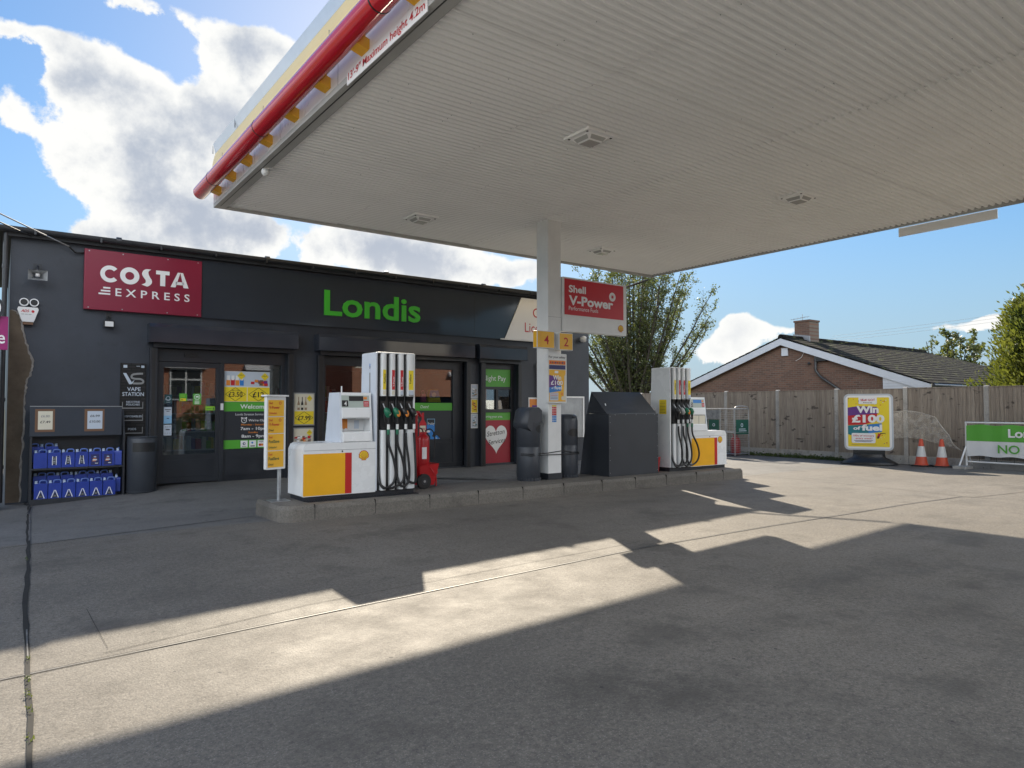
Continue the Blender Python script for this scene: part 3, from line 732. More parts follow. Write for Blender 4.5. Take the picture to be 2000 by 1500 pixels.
b = MB(); b.lathe([(0.0, -0.09), (0.05, -0.075), (0.085, -0.03), (0.09, 0.0), (0.085, 0.03), (0.05, 0.075), (0.0, 0.09)], (12.76, 14.07, 3.46), m_whitep, 16); b.build('ball', t)
b = MB(); b.M = facing((12.76, 14.07, 3.46), (0.85, 0.5, 0)); b.disc(0.0, 0.0, 0.042, -0.0905, m_black, 16); b.M = None; b.build('lens', t)
b = MB(); b.prism([(12.80 + 0.07 * math.cos(R(a)), 3.46 + 0.07 * math.sin(R(a))) for a in range(0, 360, 20)], 'y', 14.1, 14.198, m_whitep, True); b.build('mount', t)
# overhead cables at the left corner
for k, (p0, p1) in enumerate((((0.9, 14.1, 4.37), (-4.5, 9.5, 6.0)), ((0.36, 14.05, 4.46), (-4.5, 8.5, 5.6)))):
    b = MB(); pts = [Vector(p0).lerp(Vector(p1), i / 12) - Vector((0, 0, 0.12 * math.sin(math.pi * i / 12))) for i in range(13)]
    b.tube(pts, 0.011, m_grey if k == 0 else m_rubber, 6)
    if k == 0: b.tube([(0.9, 14.1, 4.37), (1.0, 14.14, 4.28), (1.12, 14.17, 4.30), (1.2, 14.19, 4.34)], 0.014, m_rubber, 6)
    o = b.build('overhead_cable'); tag(o, ('upper' if k == 0 else 'lower') + ' overhead cable running up and left from the shop roof corner', 'cable', 'overhead cables at the shop corner')

# vape board and the notices on the wall
b = MB(); b.box(1.72, 2.135, 14.165, 14.198, 0.5, 2.40, brick('dark_brick_print', (0.022, 0.02, 0.02), (0.032, 0.03, 0.029), (0.014, 0.014, 0.014), 'y', 0.7))
vb = b.build('vape_board'); tag(vb, 'tall dark VAPE STATION board on the wall beside the shop entrance', 'sign')
b = MB(); y = 14.161
b.add([(1.76, y, 2.22), (1.81, y, 2.22), (1.90, y, 2.055), (1.945, y, 2.10), (1.915, y, 2.035), (1.895, y, 2.02), (1.86, y, 2.02)], [(0, 6, 5, 2, 1), (2, 5, 4, 3)], i_pale)
sp = [(2.08, 2.215), (1.99, 2.21), (1.91, 2.19), (1.90, 2.14), (1.95, 2.12), (2.04, 2.115), (2.085, 2.08), (2.06, 2.04), (1.92, 2.035)]
q = spline([(p[0], 0, p[1]) for p in sp], 4); vs = []
for i, p in enumerate(q):
    d = (q[min(i + 1, len(q) - 1)] - q[max(i - 1, 0)]).normalized(); vs += [(p.x - d.z * 0.017, y - 0.001, p.z + d.x * 0.017), (p.x + d.z * 0.017, y - 0.001, p.z - d.x * 0.017)]
b.add(vs, [(2 * i, 2 * i + 1, 2 * i + 3, 2 * i + 2) for i in range(len(q) - 1)], i_grey)
b.text('VAPE', 1.83, 1.90, 0.07, y, i_pale, x1=2.045, bold=0.012); b.text('STATION', 1.755, 1.81, 0.07, y, i_pale, x1=2.10, bold=0.012)
b.text('NICOTINE', 1.82, 1.685, 0.036, y, i_pale, x1=2.035, bold=0.008); b.text('POUCHES', 1.82, 1.637, 0.036, y, i_pale, x1=2.035, bold=0.008)
b.text('DISPOSABLES', 1.77, 1.425, 0.036, y, i_pale, x1=2.07, bold=0.006); b.text('PODS', 1.855, 1.195, 0.038, y, i_pale, x1=1.985, bold=0.006)
for z in (1.60, 1.38, 1.15):
    b.rect(1.755, 2.09, z - 0.018, z - 0.002, y, i_grey); b.rect(1.755, 1.765, z, z + 0.10, y, i_grey); b.rect(2.08, 2.09, z, z + 0.10, y, i_grey)
b.rect(1.765, 1.825, 2.315, 2.365, y, i_pale); b.rect(1.97, 2.03, 2.345, 2.353, y, i_pale); b.rect(2.05, 2.10, 2.32, 2.362, y, i_pale)
b.build('print', vb)

def poster(lab, cat='poster', group=None):
    b = MB()
    def fin():
        o = b.build('poster'); tag(o, lab, cat, group); return o
    return b, fin
# entrance posters
y = G + 0.044
b, fin = poster('price offer poster with yellow £3.50 and £12 diamonds on the entrance glass', group='posters on the entrance glass')
b.box(3.515, 4.40, y, y + 0.004, 1.715, 2.315, i_white); y2 = y - 0.002
b.rect(3.515, 3.955, 1.72, 2.005, y2, i_yel); b.rect(3.965, 4.40, 1.72, 2.005, y2, i_yel); b.rect(3.515, 4.40, 2.015, 2.31, y2, i_pale)
for cx in (3.735, 4.18):
    dd = [(cx - 0.19, 1.862), (cx, 1.73), (cx + 0.19, 1.862), (cx, 1.995)]
    for i in range(4):
        p, q2 = dd[i], dd[(i + 1) % 4]; d = Vector((q2[0] - p[0], q2[1] - p[1])).normalized() * 0.004
        b.add([(p[0] - d.y, y2 - 0.002, p[1] + d.x), (p[0] + d.y, y2 - 0.002, p[1] - d.x), (q2[0] + d.y, y2 - 0.002, q2[1] - d.x), (q2[0] - d.y, y2 - 0.002, q2[1] + d.x)], [(0, 1, 2, 3)], i_black)
b.text('£3.50', 3.605, 1.815, 0.095, y2 - 0.003, i_black, x1=3.87, bold=0.02); b.text('ANY 2 FOR', 3.665, 1.925, 0.026, y2 - 0.003, i_black, x1=3.81, bold=0.01); b.text('£12', 4.065, 1.81, 0.105, y2 - 0.003, i_black, x1=4.29, bold=0.02)
random.seed(5)
for k in range(4): b.rect(3.56 + k * 0.085, 3.635 + k * 0.085, 2.035, 2.14 + 0.02 * (k % 2), y2 - 0.002, (i_orange, i_red, i_orange, i_blue)[k]); b.rect(3.57 + k * 0.085, 3.625 + k * 0.085, 2.14, 2.23, y2 - 0.003, i_white)
for k in range(14):
    x = 4.02 + random.random() * 0.28; z = 2.03 + random.random() * 0.08; b.rect(x, x + 0.07, z, z + 0.05, y2 - 0.002 - k * 0.0003, random.choice((i_brown, i_red, i_cream, i_purple, i_orange)))
for cx, cz in ((3.84, 2.23), (4.30, 2.22)): b.add([(cx - 0.08, y2 - 0.008, cz), (cx, y2 - 0.008, cz - 0.08), (cx + 0.08, y2 - 0.008, cz), (cx, y2 - 0.008, cz + 0.08)], [(0, 1, 2, 3)], i_yel); b.text('HELP', cx - 0.045, cz, 0.026, y2 - 0.01, i_black, x1=cx + 0.045)
fin()
b, fin = poster('dark opening hours poster with green Welcome header on the entrance glass', group='posters on the entrance glass')
b.box(3.515, 4.56, y, y + 0.004, 0.79, 1.708, i_char); b.rect(3.515, 4.56, 1.525, 1.708, y2, m_green); b.rect(3.515, 4.56, 0.79, 0.96, y2, m_green); y3 = y2 - 0.003
b.text('Welcome', 3.83, 1.58, 0.088, y3, i_white, x1=4.36, bold=0.015); b.text('Londis Stretton Service Station', 3.74, 1.445, 0.045, y3, i_white, x1=4.46)
b.ring(3.905, 1.345, 0.042, 0.054, y3, i_white); b.rect(3.90, 3.908, 1.34, 1.378, y3 - 0.001, i_white); b.rect(3.90, 3.93, 1.337, 1.345, y3 - 0.001, i_white); b.disc(3.862, 1.395, 0.016, y3, i_white, 12); b.disc(3.948, 1.395, 0.016, y3, i_white, 12)
b.text("We're Open", 3.99, 1.325, 0.045, y3, i_white, x1=4.38, bold=0.012); b.text('Monday - Saturday', 3.85, 1.245, 0.036, y3, i_orange, x1=4.35, bold=0.012)
b.text('7am - 10pm', 3.84, 1.155, 0.06, y3, i_white, x1=4.36, bold=0.014); b.text('Sunday', 3.99, 1.092, 0.034, y3, i_orange, x1=4.18, bold=0.012); b.text('8am - 9pm', 3.86, 1.005, 0.06, y3, i_white, x1=4.32, bold=0.014)
for k in range(4):
    x = 3.845 + k * 0.165; b.rect(x, x + 0.135, 0.81, 0.945, y3, i_white)
b.disc(3.912, 0.885, 0.028, y3 - 0.002, i_navy, 14); b.disc(3.916, 0.885, 0.014, y3 - 0.003, i_white, 12); b.rect(3.87, 3.955, 0.825, 0.838, y3 - 0.002, i_grey)
b.disc(4.07, 0.90, 0.02, y3 - 0.002, i_blue, 10); b.rect(4.035, 4.12, 0.825, 0.843, y3 - 0.002, i_black); b.text('VISA', 4.19, 0.905, 0.026, y3 - 0.002, i_navy, x1=4.29, bold=0.01); b.disc(4.22, 0.855, 0.026, y3 - 0.002, i_red, 12); b.disc(4.26, 0.855, 0.026, y3 - 0.003, i_orange, 12); b.rect(4.355, 4.46, 0.86, 0.90, y3 - 0.002, i_navy)
fin()
ys = G + 0.024
def sticker(x0, x1, z0, z1, m, lab):
    b, fin = poster(lab, 'sticker', 'stickers on the sliding door'); b.box(x0, x1, ys, ys + 0.003, z0, z1, m); return b, fin
b, fin = sticker(2.46, 2.59, 1.68, 1.845, i_dkteal, 'dark teal heart-in-hands sticker on the left of the sliding door'); b.ring(2.525, 1.775, 0.028, 0.036, ys - 0.002, i_pale, 18); arcband(b, 2.525, 1.785, 0.048, 0.056, 200, 340, ys - 0.002, i_pale, 14); b.rect(2.49, 2.56, 1.695, 1.702, ys - 0.002, i_pale); fin()
b, fin = sticker(2.455, 2.59, 1.30, 1.61, i_pale, 'white and blue notice on the sliding door under the teal sticker'); b.rect(2.455, 2.59, 1.30, 1.45, ys - 0.002, i_sky); b.rect(2.47, 2.575, 1.555, 1.567, ys - 0.002, i_black); b.rect(2.50, 2.55, 1.525, 1.535, ys - 0.002, i_black); b.rect(2.505, 2.545, 1.39, 1.405, ys - 0.004, i_navy); fin()
b, fin = sticker(2.455, 2.59, 1.08, 1.28, i_pale, 'white printed notice lowest on the left of the sliding door'); b.rect(2.49, 2.56, 1.18, 1.197, ys - 0.002, i_black)
for k in range(3): b.rect(2.475 + k * 0.035, 2.50 + k * 0.035, 1.235, 1.245, ys - 0.002, i_grey); b.rect(2.475 + k * 0.04, 2.49 + k * 0.04, 1.12, 1.128, ys - 0.002, i_black)
fin()
b, fin = sticker(2.715, 2.85, 1.72, 1.865, m_green, 'small green and yellow warning sticker in the middle of the sliding door'); b.rect(2.735, 2.83, 1.725, 1.775, ys - 0.002, i_yel); b.rect(2.745, 2.78, 1.74, 1.752, ys - 0.004, i_black)
for k in range(2): b.rect(2.735, 2.815, 1.80 + k * 0.03, 1.812 + k * 0.03, ys - 0.002, i_lime)
fin()
b, fin = sticker(2.955, 3.10, 1.655, 1.865, m_green, 'green assistance dogs welcome sticker with white circle on the sliding door'); b.ring(3.027, 1.80, 0.045, 0.054, ys - 0.002, i_white, 20); b.box(3.003, 3.053, ys - 0.003, ys - 0.001, 1.795, 1.82, i_white); b.rect(3.005, 3.013, 1.77, 1.795, ys - 0.003, i_white); b.rect(3.043, 3.051, 1.77, 1.795, ys - 0.003, i_white)
for k in range(3): b.rect(2.985, 3.07, 1.67 + k * 0.024, 1.682 + k * 0.024, ys - 0.002, i_white)
fin()
b, fin = sticker(3.18, 3.35, 1.545, 1.625, i_lime, 'lime green strip sticker near the right edge of the sliding door'); b.rect(3.20, 3.29, 1.572, 1.582, ys - 0.002, i_dkgreen); b.rect(3.315, 3.335, 1.56, 1.60, ys - 0.002, i_dkgreen); fin()

# framed offers between the entrance and the window
def diamond(b, cx, cz, w, h, y):
    dd = [(cx - w, cz), (cx, cz - h), (cx + w, cz), (cx, cz + h)]
    for i in range(4):
        p, q2 = dd[i], dd[(i + 1) % 4]; d = Vector((q2[0] - p[0], q2[1] - p[1])).normalized() * 0.004
        b.add([(p[0] - d.y, y, p[1] + d.x), (p[0] + d.y, y, p[1] - d.x), (q2[0] + d.y, y, q2[1] - d.x), (q2[0] - d.y, y, q2[1] + d.x)], [(0, 1, 2, 3)], i_black)
b, fin = poster('framed wine bottle offer priced £7.99 on the wall right of the entrance', group='framed offers right of the entrance')
b.box(4.845, 5.29, 14.165, 14.198, 1.23, 1.905, m_grey); y = 14.162
b.rect(4.865, 5.27, 1.255, 1.88, y, i_cream); b.rect(4.865, 5.27, 1.255, 1.525, y - 0.002, i_yel); diamond(b, 5.067, 1.39, 0.19, 0.125, y - 0.004); b.text('£7.99', 4.935, 1.345, 0.085, y - 0.005, i_black, x1=5.205, bold=0.02)
for k, m in enumerate((i_tan, i_black, i_tan)):
    x = 4.95 + k * 0.075; b.poly([(x - 0.025, 1.55), (x + 0.025, 1.55), (x + 0.025, 1.68), (x + 0.008, 1.74), (x + 0.008, 1.82), (x - 0.008, 1.82), (x - 0.008, 1.74), (x - 0.025, 1.68)], y - 0.003 - 0.001 * (k == 1), m); b.rect(x - 0.022, x + 0.022, 1.60, 1.65, y - 0.006, i_cream)
b.add([(5.12, y - 0.003, 1.79), (5.18, y - 0.003, 1.72), (5.24, y - 0.003, 1.79), (5.18, y - 0.003, 1.86)], [(0, 1, 2, 3)], i_yel); b.text('HELP', 5.145, 1.79, 0.022, y - 0.005, i_black, x1=5.215)
fin()
b, fin = poster('framed food offer half hidden behind the fuel pump right of the entrance', group='framed offers right of the entrance')
b.box(4.845, 5.28, 14.165, 14.198, 0.55, 1.185, m_grey); b.rect(4.865, 5.26, 0.575, 1.16, y, i_cream); b.rect(4.865, 5.26, 0.575, 0.83, y - 0.002, i_yel)
random.seed(9)
for k in range(26):
    x = 4.87 + random.random() * 0.31; z = 0.87 + random.random() * 0.12; b.rect(x, x + 0.06, z, z + 0.035, y - 0.002 - k * 0.0004, random.choice((i_brown, i_red, i_tan, i_grey, i_orange, i_white)))
b.add([(5.12, y - 0.014, 1.08), (5.18, y - 0.014, 1.01), (5.24, y - 0.014, 1.08), (5.18, y - 0.014, 1.15)], [(0, 1, 2, 3)], i_yel); b.text('HELP', 5.145, 1.08, 0.022, y - 0.016, i_black, x1=5.215); fin()
# window graphics
yw = G + 0.031
b, fin = poster('green Cheers banner across the shop window right of the fuel pump', 'banner'); b.box(7.44, 8.72, yw, yw + 0.003, 1.53, 1.71, m_green); b.text('Cheers!', 7.86, 1.585, 0.075, yw - 0.002, i_white, x1=8.08, shear=0.25); fin()
b, fin = poster('pint of beer decal on the dark panel of the shop window', 'decal', 'drink decals on the window panel'); b.add([(7.70, yw, 0.90), (7.765, yw, 0.90), (7.795, yw, 1.28), (7.67, yw, 1.28)], [(0, 1, 2, 3)], i_orange); b.rect(7.665, 7.80, 1.28, 1.345, yw, i_cream); fin()
b, fin = poster('red wine bottle decal on the dark panel of the shop window', 'decal', 'drink decals on the window panel'); b.poly([(7.83, 0.80), (8.02, 0.80), (8.02, 1.22), (7.955, 1.32), (7.955, 1.48), (7.895, 1.48), (7.895, 1.32), (7.83, 1.22)], yw, i_red); b.rect(7.85, 8.0, 1.03, 1.18, yw - 0.002, i_cream); b.text('WINE', 7.87, 1.075, 0.05, yw - 0.004, i_red, x1=7.985); fin()
b, fin = poster('blue cocktail glass decal with blue splash on the dark panel of the shop window', 'decal', 'drink decals on the window panel')
b.poly([(8.03, 1.05), (8.12, 0.93), (8.12, 0.80), (8.06, 0.76), (8.46, 0.76), (8.40, 0.86), (8.30, 0.95), (8.22, 0.90), (8.17, 0.93), (8.24, 1.05), (8.24, 1.20), (8.03, 1.20)], yw, i_blue); b.text('fruity', 8.06, 1.20, 0.06, yw - 0.003, i_white, x1=8.23)
for x0, x1, z0, z1 in ((8.035, 8.245, 1.325, 1.335), (8.035, 8.045, 1.2, 1.325), (8.235, 8.245, 1.2, 1.325)): b.rect(x0, x1, z0, z1, yw - 0.002, i_sky)
random.seed(4)
for k in range(14): b.disc(8.2 + random.random() * 0.2, 0.79 + random.random() * 0.10, 0.012, yw - 0.003, random.choice((i_white, i_navy, i_sky)), 8)
fin()
# goods stood on the window ledge above the banner
for nm, lab, pts, m, dd in (('gift_bag', 'pink gift bag on the window ledge above the green banner', [(7.93, 1.73), (8.06, 1.73), (8.05, 1.92), (7.94, 1.92)], i_pink, 0.08), ('snack_bag', 'blue and yellow bag on the window ledge above the green banner', [(8.12, 1.73), (8.46, 1.73), (8.38, 2.02), (8.16, 2.02)], i_yel, 0.1)):
    b = MB(); b.prism(pts, 'y', G + 0.12, G + 0.12 + dd, m)
    if nm == 'snack_bag': b.poly([(8.14, 1.84), (8.43, 1.84), (8.385, 2.01), (8.165, 2.01)], G + 0.117, i_blue); b.disc(8.27, 1.9, 0.06, G + 0.114, i_white, 12)
    else: b.tube(spline([(7.96, G + 0.16, 1.92), (7.97, G + 0.16, 1.99), (8.02, G + 0.16, 1.99), (8.03, G + 0.16, 1.92)]), 0.006, i_pink, 6)
    b.box(pts[0][0], pts[1][0], G + 0.11, G + 0.25, 1.715, 1.729, m_frame)
    o = b.build(nm); tag(o, lab, 'bag')
for k, (z0, m, lab) in enumerate(((1.82, i_pale, 'top grey-blue notice of three beside the night pay hatch'), (1.46, i_yel, 'yellow notice in the middle of three beside the night pay hatch'), (1.10, i_pale, 'bottom pale notice of three beside the night pay hatch'))):
    b, fin = poster(lab, 'notice', 'notices beside the night pay hatch'); b.box(9.185, 9.385, 14.185, 14.198, z0, z0 + 0.345, i_white); b.rect(9.20, 9.37, z0 + 0.015, z0 + 0.33, 14.183, m); random.seed(k + 20)
    for j in range(16):
        x = 9.21 + random.random() * 0.10; z = z0 + 0.03 + random.random() * 0.25; b.rect(x, x + 0.05, z, z + 0.02, 14.181 - j * 0.0004, random.choice((i_grey, i_tan, i_white, i_teal) if k != 1 else (i_brown, i_orange, i_red)))
    fin()
# right-hand wall fittings
b, fin = poster('orange and white notice on the wall half hidden behind the left bin', 'notice'); b.box(10.95, 11.35, 14.185, 14.198, 1.45, 1.86, i_white); b.rect(10.98, 11.32, 1.48, 1.82, 14.183, i_orange); b.rect(11.06, 11.3, 1.55, 1.66, 14.181, i_purple); fin()
b, fin = poster('small orange notice on the wall behind the column', 'notice'); b.box(11.95, 12.2, 14.185, 14.198, 1.95, 2.30, i_white); b.rect(11.97, 12.18, 1.98, 2.27, 14.183, i_orange); b.rect(11.99, 12.1, 2.0, 2.05, 14.181, i_white); fin()
b = MB(); b.box(11.28, 11.9, 14.05, 14.198, 1.7, 2.78, m_grey); b.box(11.28, 11.33, 14.03, 14.05, 1.68, 2.80, i_white); b.box(11.33, 11.9, 14.03, 14.05, 2.77, 2.80, i_white); b.box(11.36, 11.62, 14.03, 14.05, 2.55, 2.75, i_cream)
tag(b.build('wall_cabinet', bevel=0.004), 'tall white-edged cabinet on the shop wall behind the column', 'cabinet')
b = MB(); b.box(11.75, 12.74, 14.10, 14.15, 0.80, 1.88, m_grey); b.box(11.75, 12.78, 14.08, 14.10, 1.86, 1.90, i_white); b.box(12.735, 12.78, 14.08, 14.10, 0.80, 1.86, i_white); b.box(12.1, 12.16, 14.15, 14.198, 1.0, 1.7, m_frame)
tag(b.build('display_board'), 'grey board with white edge strip leaning on the wall behind the right bin', 'board')
# ------------------------------------------------------------------ canopy
ZC = 5.2; CX0, CX1, CY0, CY1 = 3.0, 14.40, -1.6, 13.10
canopy = thing('canopy', 'flat white canopy with ribbed underside carried on a square column over the fuel pumps', 'canopy', (8.6, 10.3, 0))
# ribbed soffit: ribs run along x, sheets butt with a small lap
PITCH = 0.108
def rib_profile(y0, y1):
    pr = []; y = y0
    while y < y1 - 1e-6:
        for t, z in ((0.0, 0.0), (0.28, 0.0), (0.36, 0.006), (0.52, 0.040), (0.58, 0.044), (0.80, 0.044), (0.86, 0.038)):
            if y + t * PITCH <= y1: pr.append((y + t * PITCH, z))
        y += PITCH
    pr.append((y1, 0.0)); return pr
b = MB()
laps = [(3.16, 5.27, 0.0), (5.24, 8.37, 0.014), (8.34, 11.96, 0.002), (11.93, 14.36, 0.012)]
bands = [(-1.5, 1.2), (1.2, 5.3), (5.3, 9.4), (9.4, 13.0)]
for i, (x0, x1, dz) in enumerate(laps):
    for j, (ya, yb) in enumerate(bands):
        ya -= 0.02; d = dz + 0.012 * (j % 2); pr = rib_profile(ya, yb); n = len(pr)
        top = [(x0, p[0], ZC + d + p[1]) for p in pr] + [(x1, p[0], ZC + d + p[1]) for p in pr]
        b.add(top, [(k, k + 1, n + k + 1, n + k) for k in range(n - 1)], m_soffit)
o = b.build('soffit', canopy)
sd = o.modifiers.new('sheet', 'SOLIDIFY'); sd.thickness = 0.0025; sd.offset = 1
b = MB(); random.seed(11)
for i in range(220):
    x = random.choice((3.6, 4.4, 5.25, 6.3, 7.4, 8.35, 9.6, 10.8, 11.94, 13.2)) + random.uniform(-0.02, 0.02); k = random.randint(0, 134)
    y = -1.5 + k * PITCH + 0.018
    b.lathe([(0.004, -0.005), (0.006, -0.002), (0.006, 0.0)], (x, y, ZC - 0.0005), m_grey, 6)
o = b.build('soffit_screw', canopy); o['kind'] = 'stuff'
b = MB(); b.box(CX0 + 0.06, CX1 - 0.05, CY0 + 0.06, CY1 - 0.06, 5.9, 6.2, m_slate); b.build('roof_deck', canopy)
# left edge: grey soffit trim, white lower band, cream fascia, silver top
b = MB(); b.box(CX0, CX0 + 0.19, CY0, CY1, ZC - 0.03, ZC + 0.04, m_trim); b.box(CX0 + 0.19, CX0 + 0.21, CY0, CY1, ZC - 0.012, ZC + 0.06, m_trim)
b.box(CX0 + 0.07, CX0 + 0.085, CY0, CY1 - 0.2, ZC - 0.034, ZC - 0.03, m_black)
b.box(CX0 + 0.19, CX1, CY1 - 0.1, CY1, ZC - 0.03, ZC + 0.05, m_trim); b.box(CX1 - 0.1, CX1 + 0.02, CY0, CY1 - 0.1, ZC - 0.0, ZC + 0.09, m_trim)
b.box(CX1 - 0.1, CX1 - 0.08, CY0, CY1 - 0.1, ZC - 0.03, ZC, m_trim)
b.build('edge_trim', canopy, bevel=0.004)
b = MB()
b.prism([(CX0, 5.24), (CX0 + 0.08, 5.24), (CX0 + 0.08, 5.60), (CX0, 5.60)], 'y', CY0, CY1, m_white)
for yy in (12.9, 11.2, 9.4, 7.4, 5.4, 3.0): b.box(CX0 - 0.002, CX0, yy, yy + 0.008, 5.24, 5.6, m_grey)
b.build('lower_band', canopy)
b = MB(); pr = [(CX0 + 0.06, 5.60)]
for k in range(9): t = k / 8; pr.append((CX0 + 0.02 - 0.05 * math.sin(math.pi * t), 5.60 + 0.55 * t))
pr += [(CX0 + 0.08, 6.15)]
b.prism(pr[::-1], 'y', CY0, CY1, m_cream)
b.box(CX0 + 0.08, CX1, CY1 - 0.09, CY1 - 0.002, 5.05 + 0.2, 6.3, m_cream); b.box(CX1 - 0.08, CX1 - 0.002, CY0, CY1 - 0.09, 5.3, 6.3, m_cream); b.box(CX0 + 0.08, CX1 - 0.08, CY0, CY0 + 0.08, 5.24, 6.3, m_cream)
for yy in (12.4, 10.1, 7.6, 4.9): b.box(CX0 - 0.035, CX0 - 0.02, yy, yy + 0.006, 5.7, 5.95, m_grey)
b.build('fascia', canopy)
b = MB(); b.prism([(CX0 + 0.08, 6.152), (CX0 + 0.08, 6.32), (CX0 - 0.02, 6.32), (CX0 + 0.02, 6.152)], 'y', CY0, CY1, m_fasciablue)
for yy in (13.15, 11.7): b.box(CX0 - 0.016, CX0 - 0.0, yy, yy + 0.01, 6.16, 6.3, m_grey)
b.build('fascia_crown', canopy)
PX, PZ, PR = 2.80, 5.43, 0.125
b = MB(); b.tube([(PX, CY0, PZ), (PX, 4.0, PZ), (PX, 9.0, PZ), (PX, 13.18, PZ)], PR, m_pipe, 32)
for yy in (12.2, 9.6, 5.9, 2.0): b.tube([(PX, yy, PZ), (PX, yy + 0.02, PZ)], PR + 0.003, i_black, 32)
b.build('red_tube', canopy)
for k, yy in enumerate((12.62, 11.70, 10.80, 9.82, 8.75, 7.70, 6.65, 5.5, 4.3, 3.1, 1.9, 0.7)):
    b = MB(); b.prism([(PX + 0.03, 5.33), (CX0 - 0.001, 5.28), (CX0 - 0.001, 5.40), (PX + 0.05, 5.46)], 'y', yy - 0.085, yy + 0.085, m_gold)
    b.build('bracket', canopy, bevel=0.004)
# column
CXA, CXB, CYA, CYB = 8.40, 8.72, 10.27, 10.62
b = MB(); b.box(CXA, CXB, CYA, CYB, KZ + 0.11, ZC + 0.05, m_whitep); b.box(CXB + 0.0, CXB + 0.012, CYA + 0.03, CYB - 0.03, KZ + 0.11, ZC, m_whitep)
b.box(CXA - 0.006, CXB + 0.006, CYA - 0.006, CYA, 3.34, 3.346, m_grey)
o = b.build('column', canopy, bevel=0.012)
b = MB(); b.box(CXA - 0.012, CXB + 0.012, CYA - 0.012, CYB + 0.012, KZ, KZ + 0.12, m_frame); b.build('column_base', o, bevel=0.005)
# the far pair of columns out of sight keeps the roof up
b = MB(); b.box(CXA, CXB, 1.3, 1.65, 0, ZC + 0.05, m_whitep); b.build('column', canopy, bevel=0.012)
# height sign on the left edge
b = MB(); b.M = facing((CX0 - 0.012, 7.12, 0), (0, -1, 0)); b.box(0, 1.78, 0, 0.01, 5.12, 5.29, i_white); b.text('13\'-9" Maximum height 4.2m', 0.04, 5.165, 0.085, -0.003, i_red, x1=1.74, bold=0.012); b.M = None
tag(b.build('height_sign'), 'white strip sign reading 13\'-9" Maximum height 4.2m under the red tube', 'sign')
b = MB(); b.M = facing((CX1 + 0.035, 6.57, 0), (0, -1, 0)); b.box(0, 1.72, 0, 0.012, 5.01, 5.19, m_soffit); b.M = None
tag(b.build('hanging_panel', bevel=0.004), 'plain grey back of a strip sign hanging under the right canopy edge', 'sign')
t = thing('canopy_sensor', 'small white rounded lamp fixed under the left canopy edge', 'lamp', (3.12, 10.46, 5.17))
b = MB(); b.lathe([(0.0, -0.12), (0.045, -0.105), (0.062, -0.06), (0.055, -0.025), (0.04, 0.0)], (3.12, 10.46, 5.17), m_whitep, 16); b.build('globe', t)
b = MB(); b.tube([(3.12, 10.46, 5.17), (3.22, 10.40, 5.20)], 0.03, m_whitep, 8); b.build('mount', t)
# recessed lights
def canopy_light():
    t = thing('canopy_light', 'x', 'ceiling light', (0, 0, 0), 'lights under the canopy')
    b = MB(); a = 0.25
    b.box(-a, a, -a, a, -0.012, 0.03, m_soffit); b.build('plate', t, bevel=0.004)
    b = MB(); o_, i_ = 0.185, 0.11
    vs = [(-o_, -o_, -0.012), (o_, -o_, -0.012), (o_, o_, -0.012), (-o_, o_, -0.012), (-i_, -i_, -0.075), (i_, -i_, -0.075), (i_, i_, -0.075), (-i_, i_, -0.075)]
    b.add(vs, [(i, 4 + i, 4 + (i + 1) % 4, (i + 1) % 4) for i in range(4)] + [(7, 6, 5, 4)], m_soffit); hd = b.build('housing', t, bevel=0.004)
    b = MB()
    for s_ in (-1, 1):
        b.add([(s_ * 0.172, -0.13, -0.026), (s_ * 0.172, 0.13, -0.026), (s_ * 0.128, 0.11, -0.066), (s_ * 0.128, -0.11, -0.066)], [(0, 1, 2, 3)], m_trim)
        b.add([(-0.13, s_ * 0.172, -0.026), (0.13, s_ * 0.172, -0.026), (0.11, s_ * 0.128, -0.066), (-0.11, s_ * 0.128, -0.066)], [(0, 1, 2, 3)], m_trim)
    for sx in (-0.21, 0.21):
        for sy in (-0.18, 0.18): b.box(sx - 0.012, sx + 0.012, sy - 0.012, sy + 0.012, -0.02, -0.0125, i_black)
    b.build('louvre', t); b = MB(); b.box(-0.10, 0.10, -0.10, 0.10, -0.081, -0.0755, m_glasslens); b.build('lens', t)
    return t
m_glasslens = M('lamp_lens', (0.45, 0.45, 0.42), 0.2, var=0.05)
L0 = None
for x, y, lab in ((6.27, 6.78, 'nearest square canopy light, in the middle of the ribbed underside'), (6.38, 11.62, 'canopy light left of the column under the far edge'), (10.95, 6.62, 'right-hand canopy light near the right canopy edge'), (11.05, 11.55, 'canopy light just right of the column')):
    if L0 is None: L0 = canopy_light(); L0.location = (x, y, ZC - 0.004); L0['label'] = lab
    else: dup(L0, (x, y, ZC - 0.004), lab)
b = MB(); b.tube([(14.25, 13.1, 5.1), (13.9, 13.4, 4.95), (13.1, 14.05, 4.6)], 0.028, m_gutter, 8)
tag(b.build('rain_pipe'), 'thin black pipe from the far canopy corner down to the shop roof', 'pipe')
